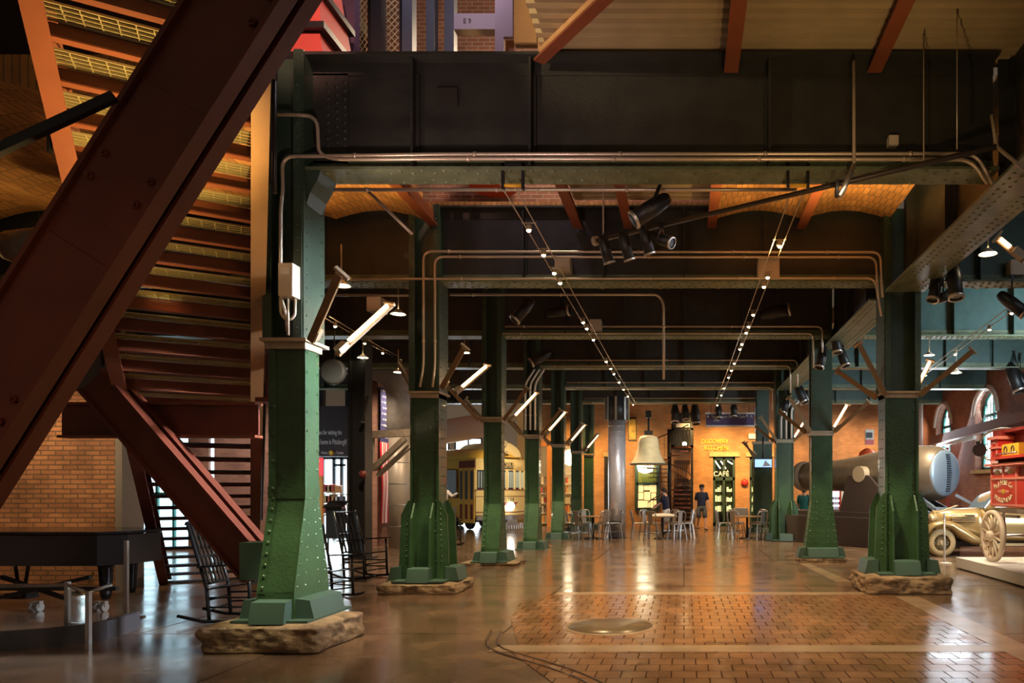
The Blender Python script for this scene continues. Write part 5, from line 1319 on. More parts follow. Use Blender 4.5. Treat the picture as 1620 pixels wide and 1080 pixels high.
# ---------------------------------------------------------------- people
def person(name_lab, loc, rz, H, shirt, bottom, shorts=True, hair=HAIR, capm=None, stride=.0, armL=(.0, .0), armR=(.0, .0), lean=0.0, sleeve=.5):
    """faces -Y locally. armX = (forward swing, elbow bend)"""
    root = thing('person', name_lab, 'person', (0, 0, 0)); s = H / 1.75
    def P(x, y, z): return V((x * s, (y - lean * max(0, z - .9)) * s, z * s))
    verts = []; edges = []; rad = []
    def add(p, r, par=None):
        verts.append(p); rad.append(r * s); i = len(verts) - 1
        if par is not None: edges.append((par, i))
        return i
    J = {}
    pel = add(P(0, 0, .93), .135); wa = add(P(0, .0, 1.08), .125, pel); cht = add(P(0, .01, 1.28), .15, wa); sh = add(P(0, .01, 1.42), .105, cht); nk = add(P(0, .0, 1.50), .055, sh); hd0 = add(P(0, -.015, 1.56), .07, nk); hd = add(P(0, -.02, 1.65), .092, hd0); add(P(0, -.01, 1.72), .07, hd)
    arms_ = []
    for sx, (fw, el) in ((-1, armR), (1, armL)):
        a = add(P(sx * .17, .01, 1.42), .06, sh); e = P(sx * .23, -.27 * math.sin(fw), 1.42 - .29 * math.cos(fw)); b = add(e, .045, a)
        f2 = fw + el; wp = e + V((0, -.25 * math.sin(f2), -.25 * math.cos(f2))) * s; c = add(wp, .032, b); hp = wp + V((0, -.08 * math.sin(f2), -.08 * math.cos(f2))) * s; add(hp, .036, c)
        arms_.append((verts[a], verts[b], verts[c], hp, sx, f2))
    legs_ = []
    for sx in (-1, 1):
        st_ = stride * sx; h = add(P(sx * .10, 0, .88), .10, pel); kn = P(sx * .11, -.10 * st_ - .02, .49); kk = add(kn, .062, h); an = P(sx * .115, -.36 * st_ + .02, .085 + (.03 if st_ < 0 else 0)); ak = add(an, .04, kk); toe = an + V((0, -.15, -.05)) * s; add(toe, .035, ak); legs_.append((verts[h], kn, an, toe))
    me = bpy.data.meshes.new('body'); bm = bmesh.new(); sl = bm.verts.layers.skin.verify(); bv_ = []
    for i, p in enumerate(verts):
        v = bm.verts.new(p); v[sl].radius = (rad[i], rad[i] * (.72 if i in (1, 2, 0) else 1)); v[sl].use_root = (i == 0); bv_.append(v)
    for a, b in edges: bm.edges.new((bv_[a], bv_[b]))
    bm.to_mesh(me); bm.free(); o = bpy.data.objects.new('body', me); COL.objects.link(o); o.parent = root; me.materials.append(SKIN)
    o.modifiers.new('Skin', 'SKIN'); ss = o.modifiers.new('Sub', 'SUBSURF'); ss.levels = 2; ss.render_levels = 2
    for p in me.polygons: p.use_smooth = True
    def cloth(nm_, tubes, m):
        mb = MB()
        for pts, rs in tubes:
            mb.tube(pts, rs, 12)
        return mb.build(nm_, m, root)
    def ell(mb, zs):
        mb.loft([[P(rx * math.cos(2 * PI * q / 20), ry * math.sin(2 * PI * q / 20) + .005, z) for q in range(20)] for z, rx, ry in zs])
    mb = MB(); ell(mb, [(.86, .175, .135), (1.0, .168, .128), (1.12, .17, .13), (1.28, .195, .145), (1.40, .20, .125), (1.455, .12, .085), (1.49, .075, .07)])
    for (a, b, c, hp, sx, f2) in arms_: q = a.lerp(b, .85); mb.tube([a - V((sx * .06, 0, .0)), a, q], [.075 * s, .077 * s, .066 * s], 10)
    mb.build('shirt', shirt, root)
    mb = MB(); ell(mb, [(.78, .17, .135), (.88, .175, .138), (.97, .168, .128)])
    for (h, kn, an, toe) in legs_:
        if shorts: mb.tube([h + V((0, 0, .03)), h.lerp(kn, .6), h.lerp(kn, 1.0)], [.105 * s, .1 * s, .098 * s], 12)
        else: mb.tube([h + V((0, 0, .03)), kn, an + V((0, 0, .0))], [.105 * s, .085 * s, .07 * s], 12)
    mb.build('shorts' if shorts else 'trousers', bottom, root)
    for (h, kn, an, toe) in legs_:
        mb = MB(); mb.loft([[an + V((.045 * math.cos(2 * PI * q / 10), y + 0, -.075 * s + max(0, hh * (.5 + .5 * math.sin(2 * PI * q / 10))))) for q in range(10)] for y, hh in ((.07, .1), (.02, .11), (-.08, .08), (-.19, .05))]); mb.build('shoe', BLACK, root)
    hc = P(0, -.018, 1.64)
    MB().ball(hc + V((0, .012, .02)) * s, .105 * s, 14, (.92, 1.02, 1.0)).build('hair', hair, root) if capm is None else None
    if capm is not None:
        mb = MB(); mb.lathe([(.108 * s, 0), (.106 * s, .06 * s), (.07 * s, .105 * s), (.01, .115 * s)], hc + V((0, 0, .03)) * s, n=16); mb.box(hc + V((0, -.13, .04)) * s, (.15 * s, .1 * s, .015)); mb.build('cap', capm, root)
        MB().ball(hc + V((0, .02, 0)) * s, .1 * s, 12, (.95, .95, .8)).build('hair', hair, root)
    mb = MB(); mb.loft([[hc + V((.075 * math.cos(2 * PI * q / 12), -.05 - .045 * math.sin(PI * q / 6) * 0 + y, z)) * s for q in range(12)] for y, z in ((0, 0),) * 2]) if False else None
    mb.bm.free() if mb else None
    mb = MB(); mb.ball(hc + V((0, -.02, -.01)) * s, .088 * s, 14, (.86, 1.0, 1.2)); mb.bar(hc + V((0, -.105, .02)) * s, hc + V((0, -.122, -.03)) * s, .024 * s, .03 * s)
    for sx in (-1, 1): mb.ball(hc + V((sx * .082, .0, -.01)) * s, .022 * s, 8, (.5, .8, 1.2))
    mb.build('face', SKIN, root)
    mb = MB()
    for sx in (-1, 1): mb.ball(hc + V((sx * .032, -.102, .015)) * s, .011 * s, 8)
    mb.bar(hc + V((-.025, -.102, -.06)) * s, hc + V((.025, -.102, -.06)) * s, .008 * s, .01 * s); mb.build('eyes_and_mouth', mat('face_dark', (.12, .05, .04), .6), root)
    for (a, b, c, hp, sx, f2) in arms_:      # hands: palm, four fingers, thumb
        d = (hp - c).normalized(); side = V((0, d.z, -d.y)) if abs(d.z) > .1 else V((0, 0, 1)); mb = MB(); pc = c + d * .05 * s
        mb.box(pc, (.028 * s, .07 * s, .085 * s), Matrix((V((1, 0, 0)), side.normalized(), d)).transposed())
        for q in range(4):
            off = side.normalized() * (-.027 + q * .018) * s; L = (.07, .08, .076, .058)[q] * s; st2 = pc + d * .04 * s + off; mid = st2 + d * L * .55; mb.tube([st2, mid, mid + (d * .8 - V((sx * .5, 0, 0))).normalized() * L * .45], [.009 * s, .0085 * s, .006 * s], 6)
        stt = pc - d * .02 * s - side.normalized() * .03 * s * (1 if d.z < 0 else -1); mb.tube([stt, stt + (d - side.normalized() * .8).normalized() * .035 * s, stt + (d - side.normalized() * .3).normalized() * .065 * s], [.011 * s, .01 * s, .007 * s], 6)
        mb.build('hand', SKIN, root)
    root.location = loc; root.rotation_euler = (0, 0, rz)
    return root
pm = person('man walking in navy polo shirt, grey shorts and dark cap before the brick wall', (at(1110, 838, 29.4).x, 29.4, 0), .25, 1.82, NAVY, GREYC, True, GREYH, BLACK, .55, (.25, .3), (-.2, .3))
MB().ball(V((.07, -.155, 1.36)), .028, 8, (1, .4, 1)).build('shirt_badge', WHITE, pm)
person('person in dark shirt and white shorts bending beside the table under the bell', (at(1054, 843, 26.9).x, 26.9, 0), -1.9, 1.7, NAVY, WHITEC, True, HAIR, None, .2, (.5, .5), (.7, .5), .12)
person('person in teal shirt and beige trousers walking away behind the flared column', (at(1272, 846, 26.2).x, 26.2, 0), PI - .35, 1.72, TEALC, TANC, False, HAIR, None, .4, (.2, .4), (-.2, .4))
# ================================================================ TROLLEY
TY = 29.6
def tr(px, py, d=TY): return at(px, py, d)
t = thing('trolley_car', 'old yellow and cream streetcar with lit headlight, facing us between the columns', 'streetcar', (tr(795, 838).x, TY, 0))
zt_ = lambda py: tr(0, py).z
XC = tr(804, 0).x; HW = 1.15
# local frame: heading -Y turned so that the left side shows; built directly in world space
ang = math.radians(-47); U = V((math.sin(ang), math.cos(ang), 0)); S_ = V((math.cos(ang), -math.sin(ang), 0))   # U = backwards along the car, S_ = to the car's right as seen
O = V((XC, TY - .2, 0))
def tp(a, b, z): return O + S_ * a + U * b + V((0, 0, z))
def box_t(mb, a0, a1, b0, b1, z0, z1, mi=0):
    P = [tp(a, b, z) for z in (z0, z1) for a, b in ((a0, b0), (a1, b0), (a1, b1), (a0, b1))]
    vs = [mb.bm.verts.new(p) for p in P]
    for q in ((3, 2, 1, 0), (4, 5, 6, 7), (0, 1, 5, 4), (1, 2, 6, 5), (2, 3, 7, 6), (3, 0, 4, 7)): mb.bm.faces.new([vs[i] for i in q]).material_index = mi
def front_ring(z, bulge=.35, w_=HW, n=12):
    return [tp(-w_ + 2 * w_ * i / n, bulge * (1 - math.cos(PI * (i / n - .5))) if False else .45 * (2 * i / n - 1) ** 2, z) for i in range(n + 1)]
def front_band(mb, z0, z1, off=0.0, w_=HW, inset=0.0, n=12):
    A = [p - U * off for p in front_ring(z0, w_=w_)]; B = [p - U * off for p in front_ring(z1, w_=w_)]; A2 = [p + U * .08 for p in A]; B2 = [p + U * .08 for p in B]
    mb.loft([A + A2[::-1], B + B2[::-1]], smooth=False)
mb = MB(); front_band(mb, .62, 1.64); mb.build('front_lower_panel', CREAMT, t)
mb = MB(); front_band(mb, 2.42, 2.88); mb.build('front_head_panel', CREAMT, t)
mb = MB(); front_band(mb, 1.64, 2.42, -.05); mb.build('windscreen', mat('trolley_glass', (.05, .07, .09), .1), t)
mb = MB()
R0 = front_ring(1.64); R1 = front_ring(2.42)
for i in range(0, 13, 2): mb.bar(R0[i], R1[i], .09, .09)
mb.build('windscreen_post', CREAMT, t)
mb = MB()
for i in range(26):
    u = .04 + .92 * i / 26; a = -HW + 2 * HW * u; b = .45 * (2 * u - 1) ** 2 - .0; mb.bar(tp(a, b - .01, 1.72), tp(a, b - .01, 2.36), .035, .012, up=(0, 1, 0))
mb.build('window_slats', mat('pale_blue_blind', (.45, .55, .6), .5), t)
mb = MB(); front_band(mb, 2.48, 2.74, .03, .85); mb.build('destination_board', LETTERD, t)
rz_t = -ang * 0
rot_t = (PI / 2, 0, math.atan2(S_.y, S_.x))
text('PITTSBURGH', 'lettering', .20, tp(.08, -.06, 2.655), rot_t, CREAMT, t, sx=1.05)
text('RAILWAYS', 'lettering', .11, tp(.08, -.06, 2.54), rot_t, CREAMT, t, sx=1.3)
text('1724', 'lettering', .22, tp(.1, -.03, 1.24), rot_t, LETTERD, t)
text('54', 'lettering', .2, tp(-.32, -.0, 1.46), rot_t, LETTERD, t)
mb = MB(); front_band(mb, .72, .75, .015); front_band(mb, 1.36, 1.38, .015); front_band(mb, 1.62, 1.66, .02); mb.build('moulding', MAROON, t)
o = MB(); o.lathe([(.02, -.04), (.15, -.03), (.18, .04)], tp(.1, -.08, .97), -U, 16); o.build('headlight', glow('headlight_glow', (1, .95, .85), 9), t)
mb = MB(); mb.prism([(-.4, 0), (.4, 0), (.25, -.14), (-.25, -.14)], .03, 'xz', 0); 
bmesh.ops.transform(mb.bm, matrix=Matrix.Translation(tp(.1, -.04, 1.13)) @ Matrix.Rotation(math.atan2(S_.y, S_.x), 4, 'Z'), verts=mb.bm.verts); mb.build('headlight_wing', MAROON, t)
mb = MB(); front_band(mb, .42, .60, .10); mb.build('bumper', STEEL, t)
mb = MB(); front_band(mb, .22, .28, .25, .85)
for i in range(14): a = -.8 + i * .123; mb.bar(tp(a, -.25 + .4 * (a / HW) ** 2, .05), tp(a, -.2 + .4 * (a / HW) ** 2, .28), .02, .02)
mb.build('safety_fender', STEEL, t)
# roof: rounded front hood with dome and headlamp on top
rings = []
LEN = 7.0
for b, sc_, zz in ((.0, .86, 2.95), (.08, .92, 3.1), (.4, 1.0, 3.28), (1.0, 1.04, 3.36), (2.2, 1.04, 3.4), (LEN, 1.04, 3.4)):
    rings.append([tp(-HW * sc_ * math.cos(PI * i / 12), b + (.45 * abs(math.cos(PI * i / 12)) ** 2 if b < 1 else 0), 2.84 + (zz - 2.84) * math.sin(PI * i / 12) ** .8) for i in range(13)])
MB().loft(rings).build('roof', mat('trolley_yellow', (.66, .40, .07), .35), t)
mb = MB(); mb.loft([[tp(-.75 * math.cos(PI * i / 12), .12 + b, 2.98 + h * math.sin(PI * i / 12)) for i in range(13)] for b, h in ((0, .55), (.1, .62), (2.5, .62))]); mb.build('roof_dome', CREAMT, t)
mb = MB(); mb.lathe([(.13, 0), (.15, .05), (.10, .1)], tp(-.15, .02, 3.5), -U, 16); mb.bar(tp(-.15, .0, 3.2), tp(-.15, .0, 3.5), .05, .05); mb.lathe([(.22, 0), (.02, .1)], tp(-.15, -.05, 3.14), n=14); mb.build('roof_lamp', BRONZE, t)
mb = MB(); mb.cyl(tp(-.1, .1, 3.85), tp(-.1, .3, 5.6), .02, n=6); mb.build('trolley_pole', BRONZE, t)
# left side: folding doors then windows
YB = mat('trolley_yellow', (.66, .40, .07), .35)
mb = MB(); box_t(mb, -HW, -HW + .06, .5, LEN, .5, 1.3); box_t(mb, HW - .06, HW, .5, LEN, .5, 2.85); box_t(mb, -HW, -HW + .06, .5, LEN, 2.5, 2.85); box_t(mb, -HW, HW, LEN - .06, LEN, .5, 2.85); box_t(mb, -HW, HW, .5, LEN, .5, .62)
mb.build('side_panel', YB, t)
mb = MB(); box_t(mb, -HW - .02, -HW + .03, .5, 1.7, 2.52, 2.8); mb.build('door_valance', MAROON, t)
for i in range(3):
    b0 = .52 + i * .40; mb = MB(); box_t(mb, -HW - .03, -HW + .0, b0, b0 + .36, .3, 2.5); dr = mb.build('folding_door', YB, t)
    mb = MB(); box_t(mb, -HW - .045, -HW - .028, b0 + .09, b0 + .27, 1.25, 2.4); mb.build('door_window', mat('trolley_glass', (.05, .07, .09), .1), dr)
    mb = MB(); box_t(mb, -HW - .045, -HW - .028, b0 + .09, b0 + .27, .45, 1.05); mb.build('door_lower_panel', MAROON, dr)
for i in range(5):
    b0 = 1.95 + i * .98; mb = MB(); box_t(mb, -HW - .01, -HW + .02, b0, b0 + .84, 1.35, 2.45); mb.build('side_window', mat('side_window_glass', (.35, .45, .5), .12), t)
mb = MB()
for b in (1.6, 4.9):
    for dy_ in (0, 1.3):
        for s_ in (-1, 1): mb.cyl(tp(s_ * .72 - .06, b + dy_, .36), tp(s_ * .72 + .06, b + dy_, .36), .36, n=18)
box_t(mb, -.8, .8, 1.2, 3.6, .3, .5); box_t(mb, -.8, .8, 4.4, 6.6, .3, .5); mb.build('truck_wheels', BLACK, t)
# rail duct / pipe above the trolley area
tag(MB().cyl(at(660, 690, 33), at(768, 672, 33), .55, n=20).build('air_duct', mat('pink_duct', (.5, .33, .28), .6)), 'fat pinkish duct running level above the trolley', 'duct')
t = thing('statue', 'pale figure statue with open arms on a dark pedestal left of the trolley', 'statue', (at(700, 850, 24).x, 24, 0)); p = at(702, 850, 24)
MB().mm((p.x - .32, 23.7, 0), (p.x + .32, 24.3, 1.05)).build('pedestal', mat('dark_brown_pedestal', (.05, .03, .025), .5), t)
mb = MB(); mb.tube([(p.x, 24, 1.05), (p.x, 24, 1.3), (p.x, 24, 1.55), (p.x, 24, 1.68)], [.16, .13, .17, .07], 12); mb.ball((p.x, 24, 1.80), .1, 12)
mb.tube([(p.x - .12, 24, 1.58), (p.x - .32, 23.95, 1.45), (p.x - .46, 23.9, 1.6)], [.06, .05, .035], 8); mb.tube([(p.x + .12, 24, 1.58), (p.x + .3, 23.95, 1.42), (p.x + .48, 23.9, 1.52)], [.06, .05, .035], 8); mb.build('figure', WHITE, t)
# ================================================================ CANNON
BC = at(1496, 748, 20.0); AX = V((-.56, .8285, 0)).normalized(); MZ = 5.7
t = thing('cannon', 'giant dark iron bottle-shaped cannon on its carriage behind the right column', 'cannon', (BC.x, BC.y, 0))
pr = [(.02, -.10), (.35, -.09), (.55, -.04), (.63, 0), (.645, .02), (.66, .05), (.74, .2), (.785, .5), (.80, .9), (.79, 1.4), (.74, 2.0), (.66, 2.6), (.57, 3.2), (.50, 3.9), (.46, 4.6), (.44, 5.2), (.45, 5.4), (.50, 5.5), (.505, 5.62), (.47, 5.72), (.28, 5.72), (.26, 5.4), (.02, 5.35)]
MB().lathe(pr[4:17], BC, AX, 40).build('barrel', IRON, t); MB().lathe(pr[16:], BC, AX, 40, cap=False).build('daylit_muzzle_ring', mat('daylit_muzzle_iron', (.34, .3, .25), .35, metal=.5), t)  # muzzle swell in lighter iron: reflected daylight put into its colour
MB().lathe([(.02, -.10), (.35, -.085), (.55, -.04), (.63, .0), (.645, .03)], BC, AX, 40).build('breech_face', GUNEND, t)
mb = MB(); sd = V((AX.y, -AX.x, 0))
for i in range(17):
    z = -.5 + i * .0625; mb.box(BC - AX * .10 + V((0, 0, z)) - AX * (-.06 * abs(z) / .5 * 1.0) , (.15, .10, .03), Matrix((sd, AX, V((0, 0, 1)))).transposed())
mb.build('breech_ratchet', mat('ratchet_dark', (.03, .04, .05), .4, metal=.5), t)
tc = BC + AX * 2.3; mb = MB(); mb.cyl(tc - sd * .95, tc + sd * .95, .235, n=24); mb.build('trunnion', mat('trunnion_tan', (.36, .29, .2), .45), t)
CR = mat('carriage_brown', (.05, .035, .03), .5); CB = mat('carriage_steel_blue', (.2, .26, .34), .4, metal=.4)
for s_ in (-1, 1):
    mb = MB(); off = sd * s_ * .88
    pl = [(.2, .95), (3.1, .95), (2.75, 2.05), (1.95, 2.05), (1.3, 1.45)]
    A = [V((BC.x, BC.y, 0)) + AX * a + off - sd * .04 + V((0, 0, z)) for a, z in pl]; B = [p + sd * .08 for p in A]; mb.loft([A, B], smooth=False); mb.build('carriage_cheek', CR, t)
mb = MB(); mb.box(V((BC.x, BC.y, .9)) + AX * 2.4, (2.3, 5.2, .14), Matrix((sd, AX, V((0, 0, 1)))).transposed()); mb.build('carriage_bed', CR, t)
mb = MB(); cc = V((BC.x, BC.y, .42)) + AX * 2.9; mb.box(cc, (3.0, 4.6, .82), Matrix((sd, AX, V((0, 0, 1)))).transposed())
for i in range(8): mb.box(cc + sd * 1.51 + AX * (-2 + i * .57), (.02, .04, .8), Matrix((sd, AX, V((0, 0, 1)))).transposed())
mb.build('base_block', CR, t)
mb = MB(); mb.bar(BC + AX * 1.0 - sd * .9 + V((0, 0, -.75)), BC - AX * .9 - sd * .9 + V((0, 0, -1.35)), .08, .14); mb.bar(BC + AX * -.1 + sd * .3 + V((0, 0, -.6)), BC - AX * 1.0 + sd * 1.0 + V((0, 0, -1.25)), .05, .08)
mb.bar(at(1480, 805, 19.6), at(1535, 808, 19.4), .12, .12); mb.bar(at(1450, 783, 20.2), at(1480, 806, 19.6), .1, .1); mb.build('rear_rail', CB, t)
# things behind the gun
t = thing('vending_machine', 'red and white vending machine under the cannon muzzle', 'vending machine', (at(1322, 835, 30).x, 30, 0)); A = at(1314, 830, 30); B = at(1330, 771, 30)
MB().mm((A.x, 30, 0.05), (B.x, 30.6, B.z)).build('cabinet', REDP, t); MB().mm((A.x + .06, 29.97, .55), (B.x - .06, 30, B.z - .15)).build('front_glass', glow('vending_glow', (.75, .8, .95), .9), t)
mb = MB()
for r_ in range(4):
    for q in range(4): x = A.x + .08 + q * .075; mb.mm((x, 29.95, .62 + r_ * .2), (x + .05, 29.972, .74 + r_ * .2), mi=(r_ + q) % 2)
mb.build('bottles', [REDD, NAVY], t)
MB().mm((A.x + .06, 29.95, B.z - .12), (B.x - .06, 30, B.z - .03)).build('header', WHITE, t)
t = thing('wall_unit', 'pale lit doorway panel right of the vending machine under the gun', 'panel', (at(1341, 835, 31).x, 31, 0)); A = at(1331, 835, 31); B = at(1350, 768, 31)
MB().mm((A.x, 31.0, 0), (B.x, 31.1, B.z)).build('panel', WHITE, t); MB().mm((B.x, 30.95, 0), (B.x + .25, 31.1, B.z)).build('dark_jamb', BLACK, t)
t = thing('red_machine', 'red rounded hood with pale sign rising behind the gun barrel', 'machine', (at(1372, 720, 27).x, 27, 1.9)); p = at(1372, 724, 27)
MB().lathe([(.34, -2.6), (.34, 0), (.28, .22), (.1, .34), (.02, .36)], p, n=18).build('hood', mat('bright_red_hood', (.6, .09, .03), .4), t); A = at(1369, 703, 27); B = at(1378, 679, 27)
MB().mm((A.x, 27, A.z), (B.x + .1, 27.1, B.z)).build('sign_board', WHITE, t); MB().mm((A.x, 26.97, A.z), (B.x + .1, 27.0, A.z + .18)).build('red_band', REDP, t); MB().mm((A.x + .03, 26.97, A.z + .25), (B.x + .04, 27.0, A.z + .45)).build('dark_mark', BLACK, t)
t = thing('wall_beam', 'long brown pipe beam sloping across the arched windows', 'beam', at(1470, 700, 27)); 
MB().bar(V((9.75, 28.5, 3.55)), V((9.75, 19.0, 3.75)), .24, .3).build('beam', mat('brown_beam', (.2, .085, .06), .6), t); MB().cyl(V((9.6, 28.5, 3.3)), V((9.6, 24.0, 3.36)), .07, n=10).build('pipe', WHITE, t)
tag(MB().cyl(at(1456, 640, 28.5), V((at(1456, 0, 28.5).x, 28.5, 2.0)), .1, n=10).build('down_pipe', mat('pale_pink_pipe', (.6, .45, .38), .5)), 'pale vertical pipe left of the arched windows', 'pipe')
t = thing('red_truss', 'dark red lattice panel below the first arched window', 'truss', at(1495, 722, 27.5)); mb = MB(); a = V((9.4, 29.2, 2.2)); b = V((9.4, 25.9, 2.2))
mb.bar(a, b, .08, .08); mb.bar(a + V((0, 0, .9)), b + V((0, 0, .9)), .08, .08)
for i in range(5): q = a.lerp(b, i / 4); mb.bar(q, q + V((0, 0, .9)), .06, .06)
for i in range(4): mb.bar(a.lerp(b, i / 4), a.lerp(b, (i + 1) / 4) + V((0, 0, .9)), .05, .05)
mb.build('lattice', REDD, t)
mb = MB()
for q in (a, b): mb.bar(q, V((q.x, q.y, 0)), .09, .09)
mb.build('leg', REDD, t)
# ================================================================ GOLD CAR (heading left)
CY = 18.35; X0 = at(1455, 0, 17.7).x + .12
t = thing('vintage_car', 'vintage gold sedan with cream tyres parked before the cannon', 'car', (X0 + 2.2, CY, 0))
def ring(x, hw, z0, z1, e=2.6, n=20):
    out = []
    for i in range(n):
        a = 2 * PI * i / n; c, s_ = math.cos(a), math.sin(a)
        out.append(V((X0 + x, CY + hw * math.copysign(abs(c) ** (2 / e), c), (z0 + z1) / 2 + (z1 - z0) / 2 * math.copysign(abs(s_) ** (2 / e), s_))))
    return out
MB().loft([ring(.36, .22, .42, 1.02), ring(.43, .28, .40, 1.10), ring(.9, .38, .38, 1.15), ring(1.35, .50, .36, 1.18), ring(1.5, .58, .34, 1.19)]).build('hood', GOLD, t)
MB().loft([ring(1.46, .60, .34, 1.18), ring(1.7, .66, .32, 1.2), ring(2.8, .74, .30, 1.22), ring(3.9, .70, .32, 1.16), ring(4.6, .5, .4, .95), ring(4.85, .35, .45, .8)]).build('body_shell', GOLD, t)
MB().loft([ring(1.52, .52, 1.10, 1.18, 3), ring(1.76, .57, 1.1, 1.52, 3), ring(2.1, .58, 1.1, 1.66, 3), ring(3.1, .57, 1.1, 1.63, 3), ring(3.9, .5, 1.05, 1.45, 3), ring(4.3, .36, 1.0, 1.12, 3)]).build('cabin', GOLD, t)
GLC = mat('car_glass', (.10, .14, .19), .08)
for y in (-1,):
    for (a, b, c, d) in ((1.74, 2.3, 1.88, 2.28), (2.4, 3.1, 2.4, 3.05)):
        mb = MB(); yy = CY - .60; mb.loft([[V((X0 + a, yy, 1.2)), V((X0 + b, yy, 1.2)), V((X0 + d, yy + .03, 1.5)), V((X0 + c, yy + .03, 1.46))], [V((X0 + a, yy + .06, 1.2)), V((X0 + b, yy + .06, 1.2)), V((X0 + d, yy + .09, 1.5)), V((X0 + c, yy + .09, 1.46))]], smooth=False); mb.build('side_window', GLC, t)
mb = MB(); mb.loft([[V((X0 + 1.51, CY - .5, 1.18)), V((X0 + 1.51, CY + .5, 1.18)), V((X0 + 1.76, CY + .46, 1.5)), V((X0 + 1.76, CY - .46, 1.5))], [V((X0 + 1.55, CY - .5, 1.18)), V((X0 + 1.55, CY + .5, 1.18)), V((X0 + 1.80, CY + .46, 1.5)), V((X0 + 1.80, CY - .46, 1.5))]], smooth=False); mb.build('windscreen', GLC, t)
for s_ in (-1, 1):
    mb = MB(); cy = CY + s_ * .60
    path = [(-.02, .40), (.04, .60), (.2, .755), (.42, .81), (.65, .76), (.88, .60), (1.15, .44), (1.5, .32)]
    rs = [.12, .2, .16, .14, .22, .40, .32, .14]
    rings = []
    for (x, z), r in zip(path, rs): rings.append([V((X0 + x + .06 * 0, cy + .19 * math.cos(2 * PI * q / 12), z + .09 * math.sin(2 * PI * q / 12) * (r / .2))) for q in range(12)])
    mb.loft(rings)
    mb.build('front_fender', GOLD, t)
    mb = MB(); rings = []
    for (x, z, r) in ((2.9, .35, .06), (3.2, .62, .16), (3.6, .8, .2), (4.0, .78, .2), (4.4, .55, .16), (4.7, .35, .08)): rings.append([V((X0 + x, cy + .19 * math.cos(2 * PI * q / 12), z + r * math.sin(2 * PI * q / 12))) for q in range(12)])
    mb.loft(rings); mb.build('rear_fender', GOLD, t)
    MB().mm((X0 + 1.3, cy + s_ * .02 - .16, .27), (X0 + 3.1, cy + s_ * .02 + .16, .32)).build('running_board', GOLD2, t)
    for wx in (.42, 3.75):
        w_ = MB(); c = V((X0 + wx, cy, .34)); w_.lathe([(.2, -.075), (.27, -.085), (.335, -.06), (.34, 0), (.335, .06), (.27, .085), (.2, .075)], c, (0, 1, 0), 30, cap=False); wo = w_.build('wheel', TYRE, t)
        w_ = MB(); w_.lathe([(.205, -.06), (.215, -.07), (.215, .07), (.205, .06)], c, (0, 1, 0), 26, cap=False)
        for q in range(20): a = 2 * PI * q / 20; w_.cyl(c + V((.05 * math.cos(a), -.06, .05 * math.sin(a))), c + V((.205 * math.cos(a + .4), -.02, .205 * math.sin(a + .4))), .006, n=5); w_.cyl(c + V((.05 * math.cos(a), .06, .05 * math.sin(a))), c + V((.205 * math.cos(a - .4), .02, .205 * math.sin(a - .4))), .006, n=5)
        w_.cyl(c - V((0, .09, 0)), c + V((0, .09, 0)), .055, n=14); w_.build('wire_spokes', GOLD2, wo)
    mb = MB(); c = V((X0 + .22, CY + s_ * .36, .93)); mb.lathe([(.03, .2), (.08, .12), (.105, .02), (.10, 0), (.02, -.02)], c, (1, 0, 0), 16); mb.cyl(c + V((.08, 0, -.08)), c + V((.12, 0, -.3)), .02, n=8); mb.build('headlight', GOLD2, t)
mb = MB()
for i in range(9): mb.mm((X0 + .36 + .01 * i, CY - .18 + i * .04, .5), (X0 + .43 + .01 * i, CY - .165 + i * .04, 1.02))
mb.tube([(X0 + .40, CY - .2, .48), (X0 + .42, CY - .22, 1.0), (X0 + .44, CY, 1.1), (X0 + .42, CY + .22, 1.0), (X0 + .40, CY + .2, .48)], .025, 8); mb.build('grille', GOLD2, t)
mb = MB(); mb.tube([(X0 + -.05, CY - .75, .42), (X0 - .18, CY - .4, .42), (X0 - .2, CY, .42), (X0 - .18, CY + .4, .42), (X0 - .05, CY + .75, .42)], .035, 8); mb.build('bumper', GOLD2, t)
mb = MB()
for i in range(4): mb.mm((X0 + .72, CY - .50, 1.0 - i * .05), (X0 + 1.3, CY - .40, 1.02 - i * .05))
mb.build('hood_louvres', mat('louvre_shadow_gold', (.3, .2, .09), .4, metal=.4), t)
mb = MB(); mb.bar((X0 + 1.50, CY - .625, .42), (X0 + 1.48, CY - .60, 1.12), .012, .015); mb.bar((X0 + 2.75, CY - .755, .40), (X0 + 2.75, CY - .70, 1.14), .012, .015); mb.build('door_seam', mat('louvre_shadow_gold', (.3, .2, .09), .4, metal=.4), t)
MB().bar((X0 + 2.55, CY - .77, .93), (X0 + 2.70, CY - .77, .93), .025, .025).build('door_handle', STEEL, t)
MB().mm((X0 + .3, CY - .35, .22), (X0 + 4.3, CY + .35, .36)).build('underframe', BLACK, t)
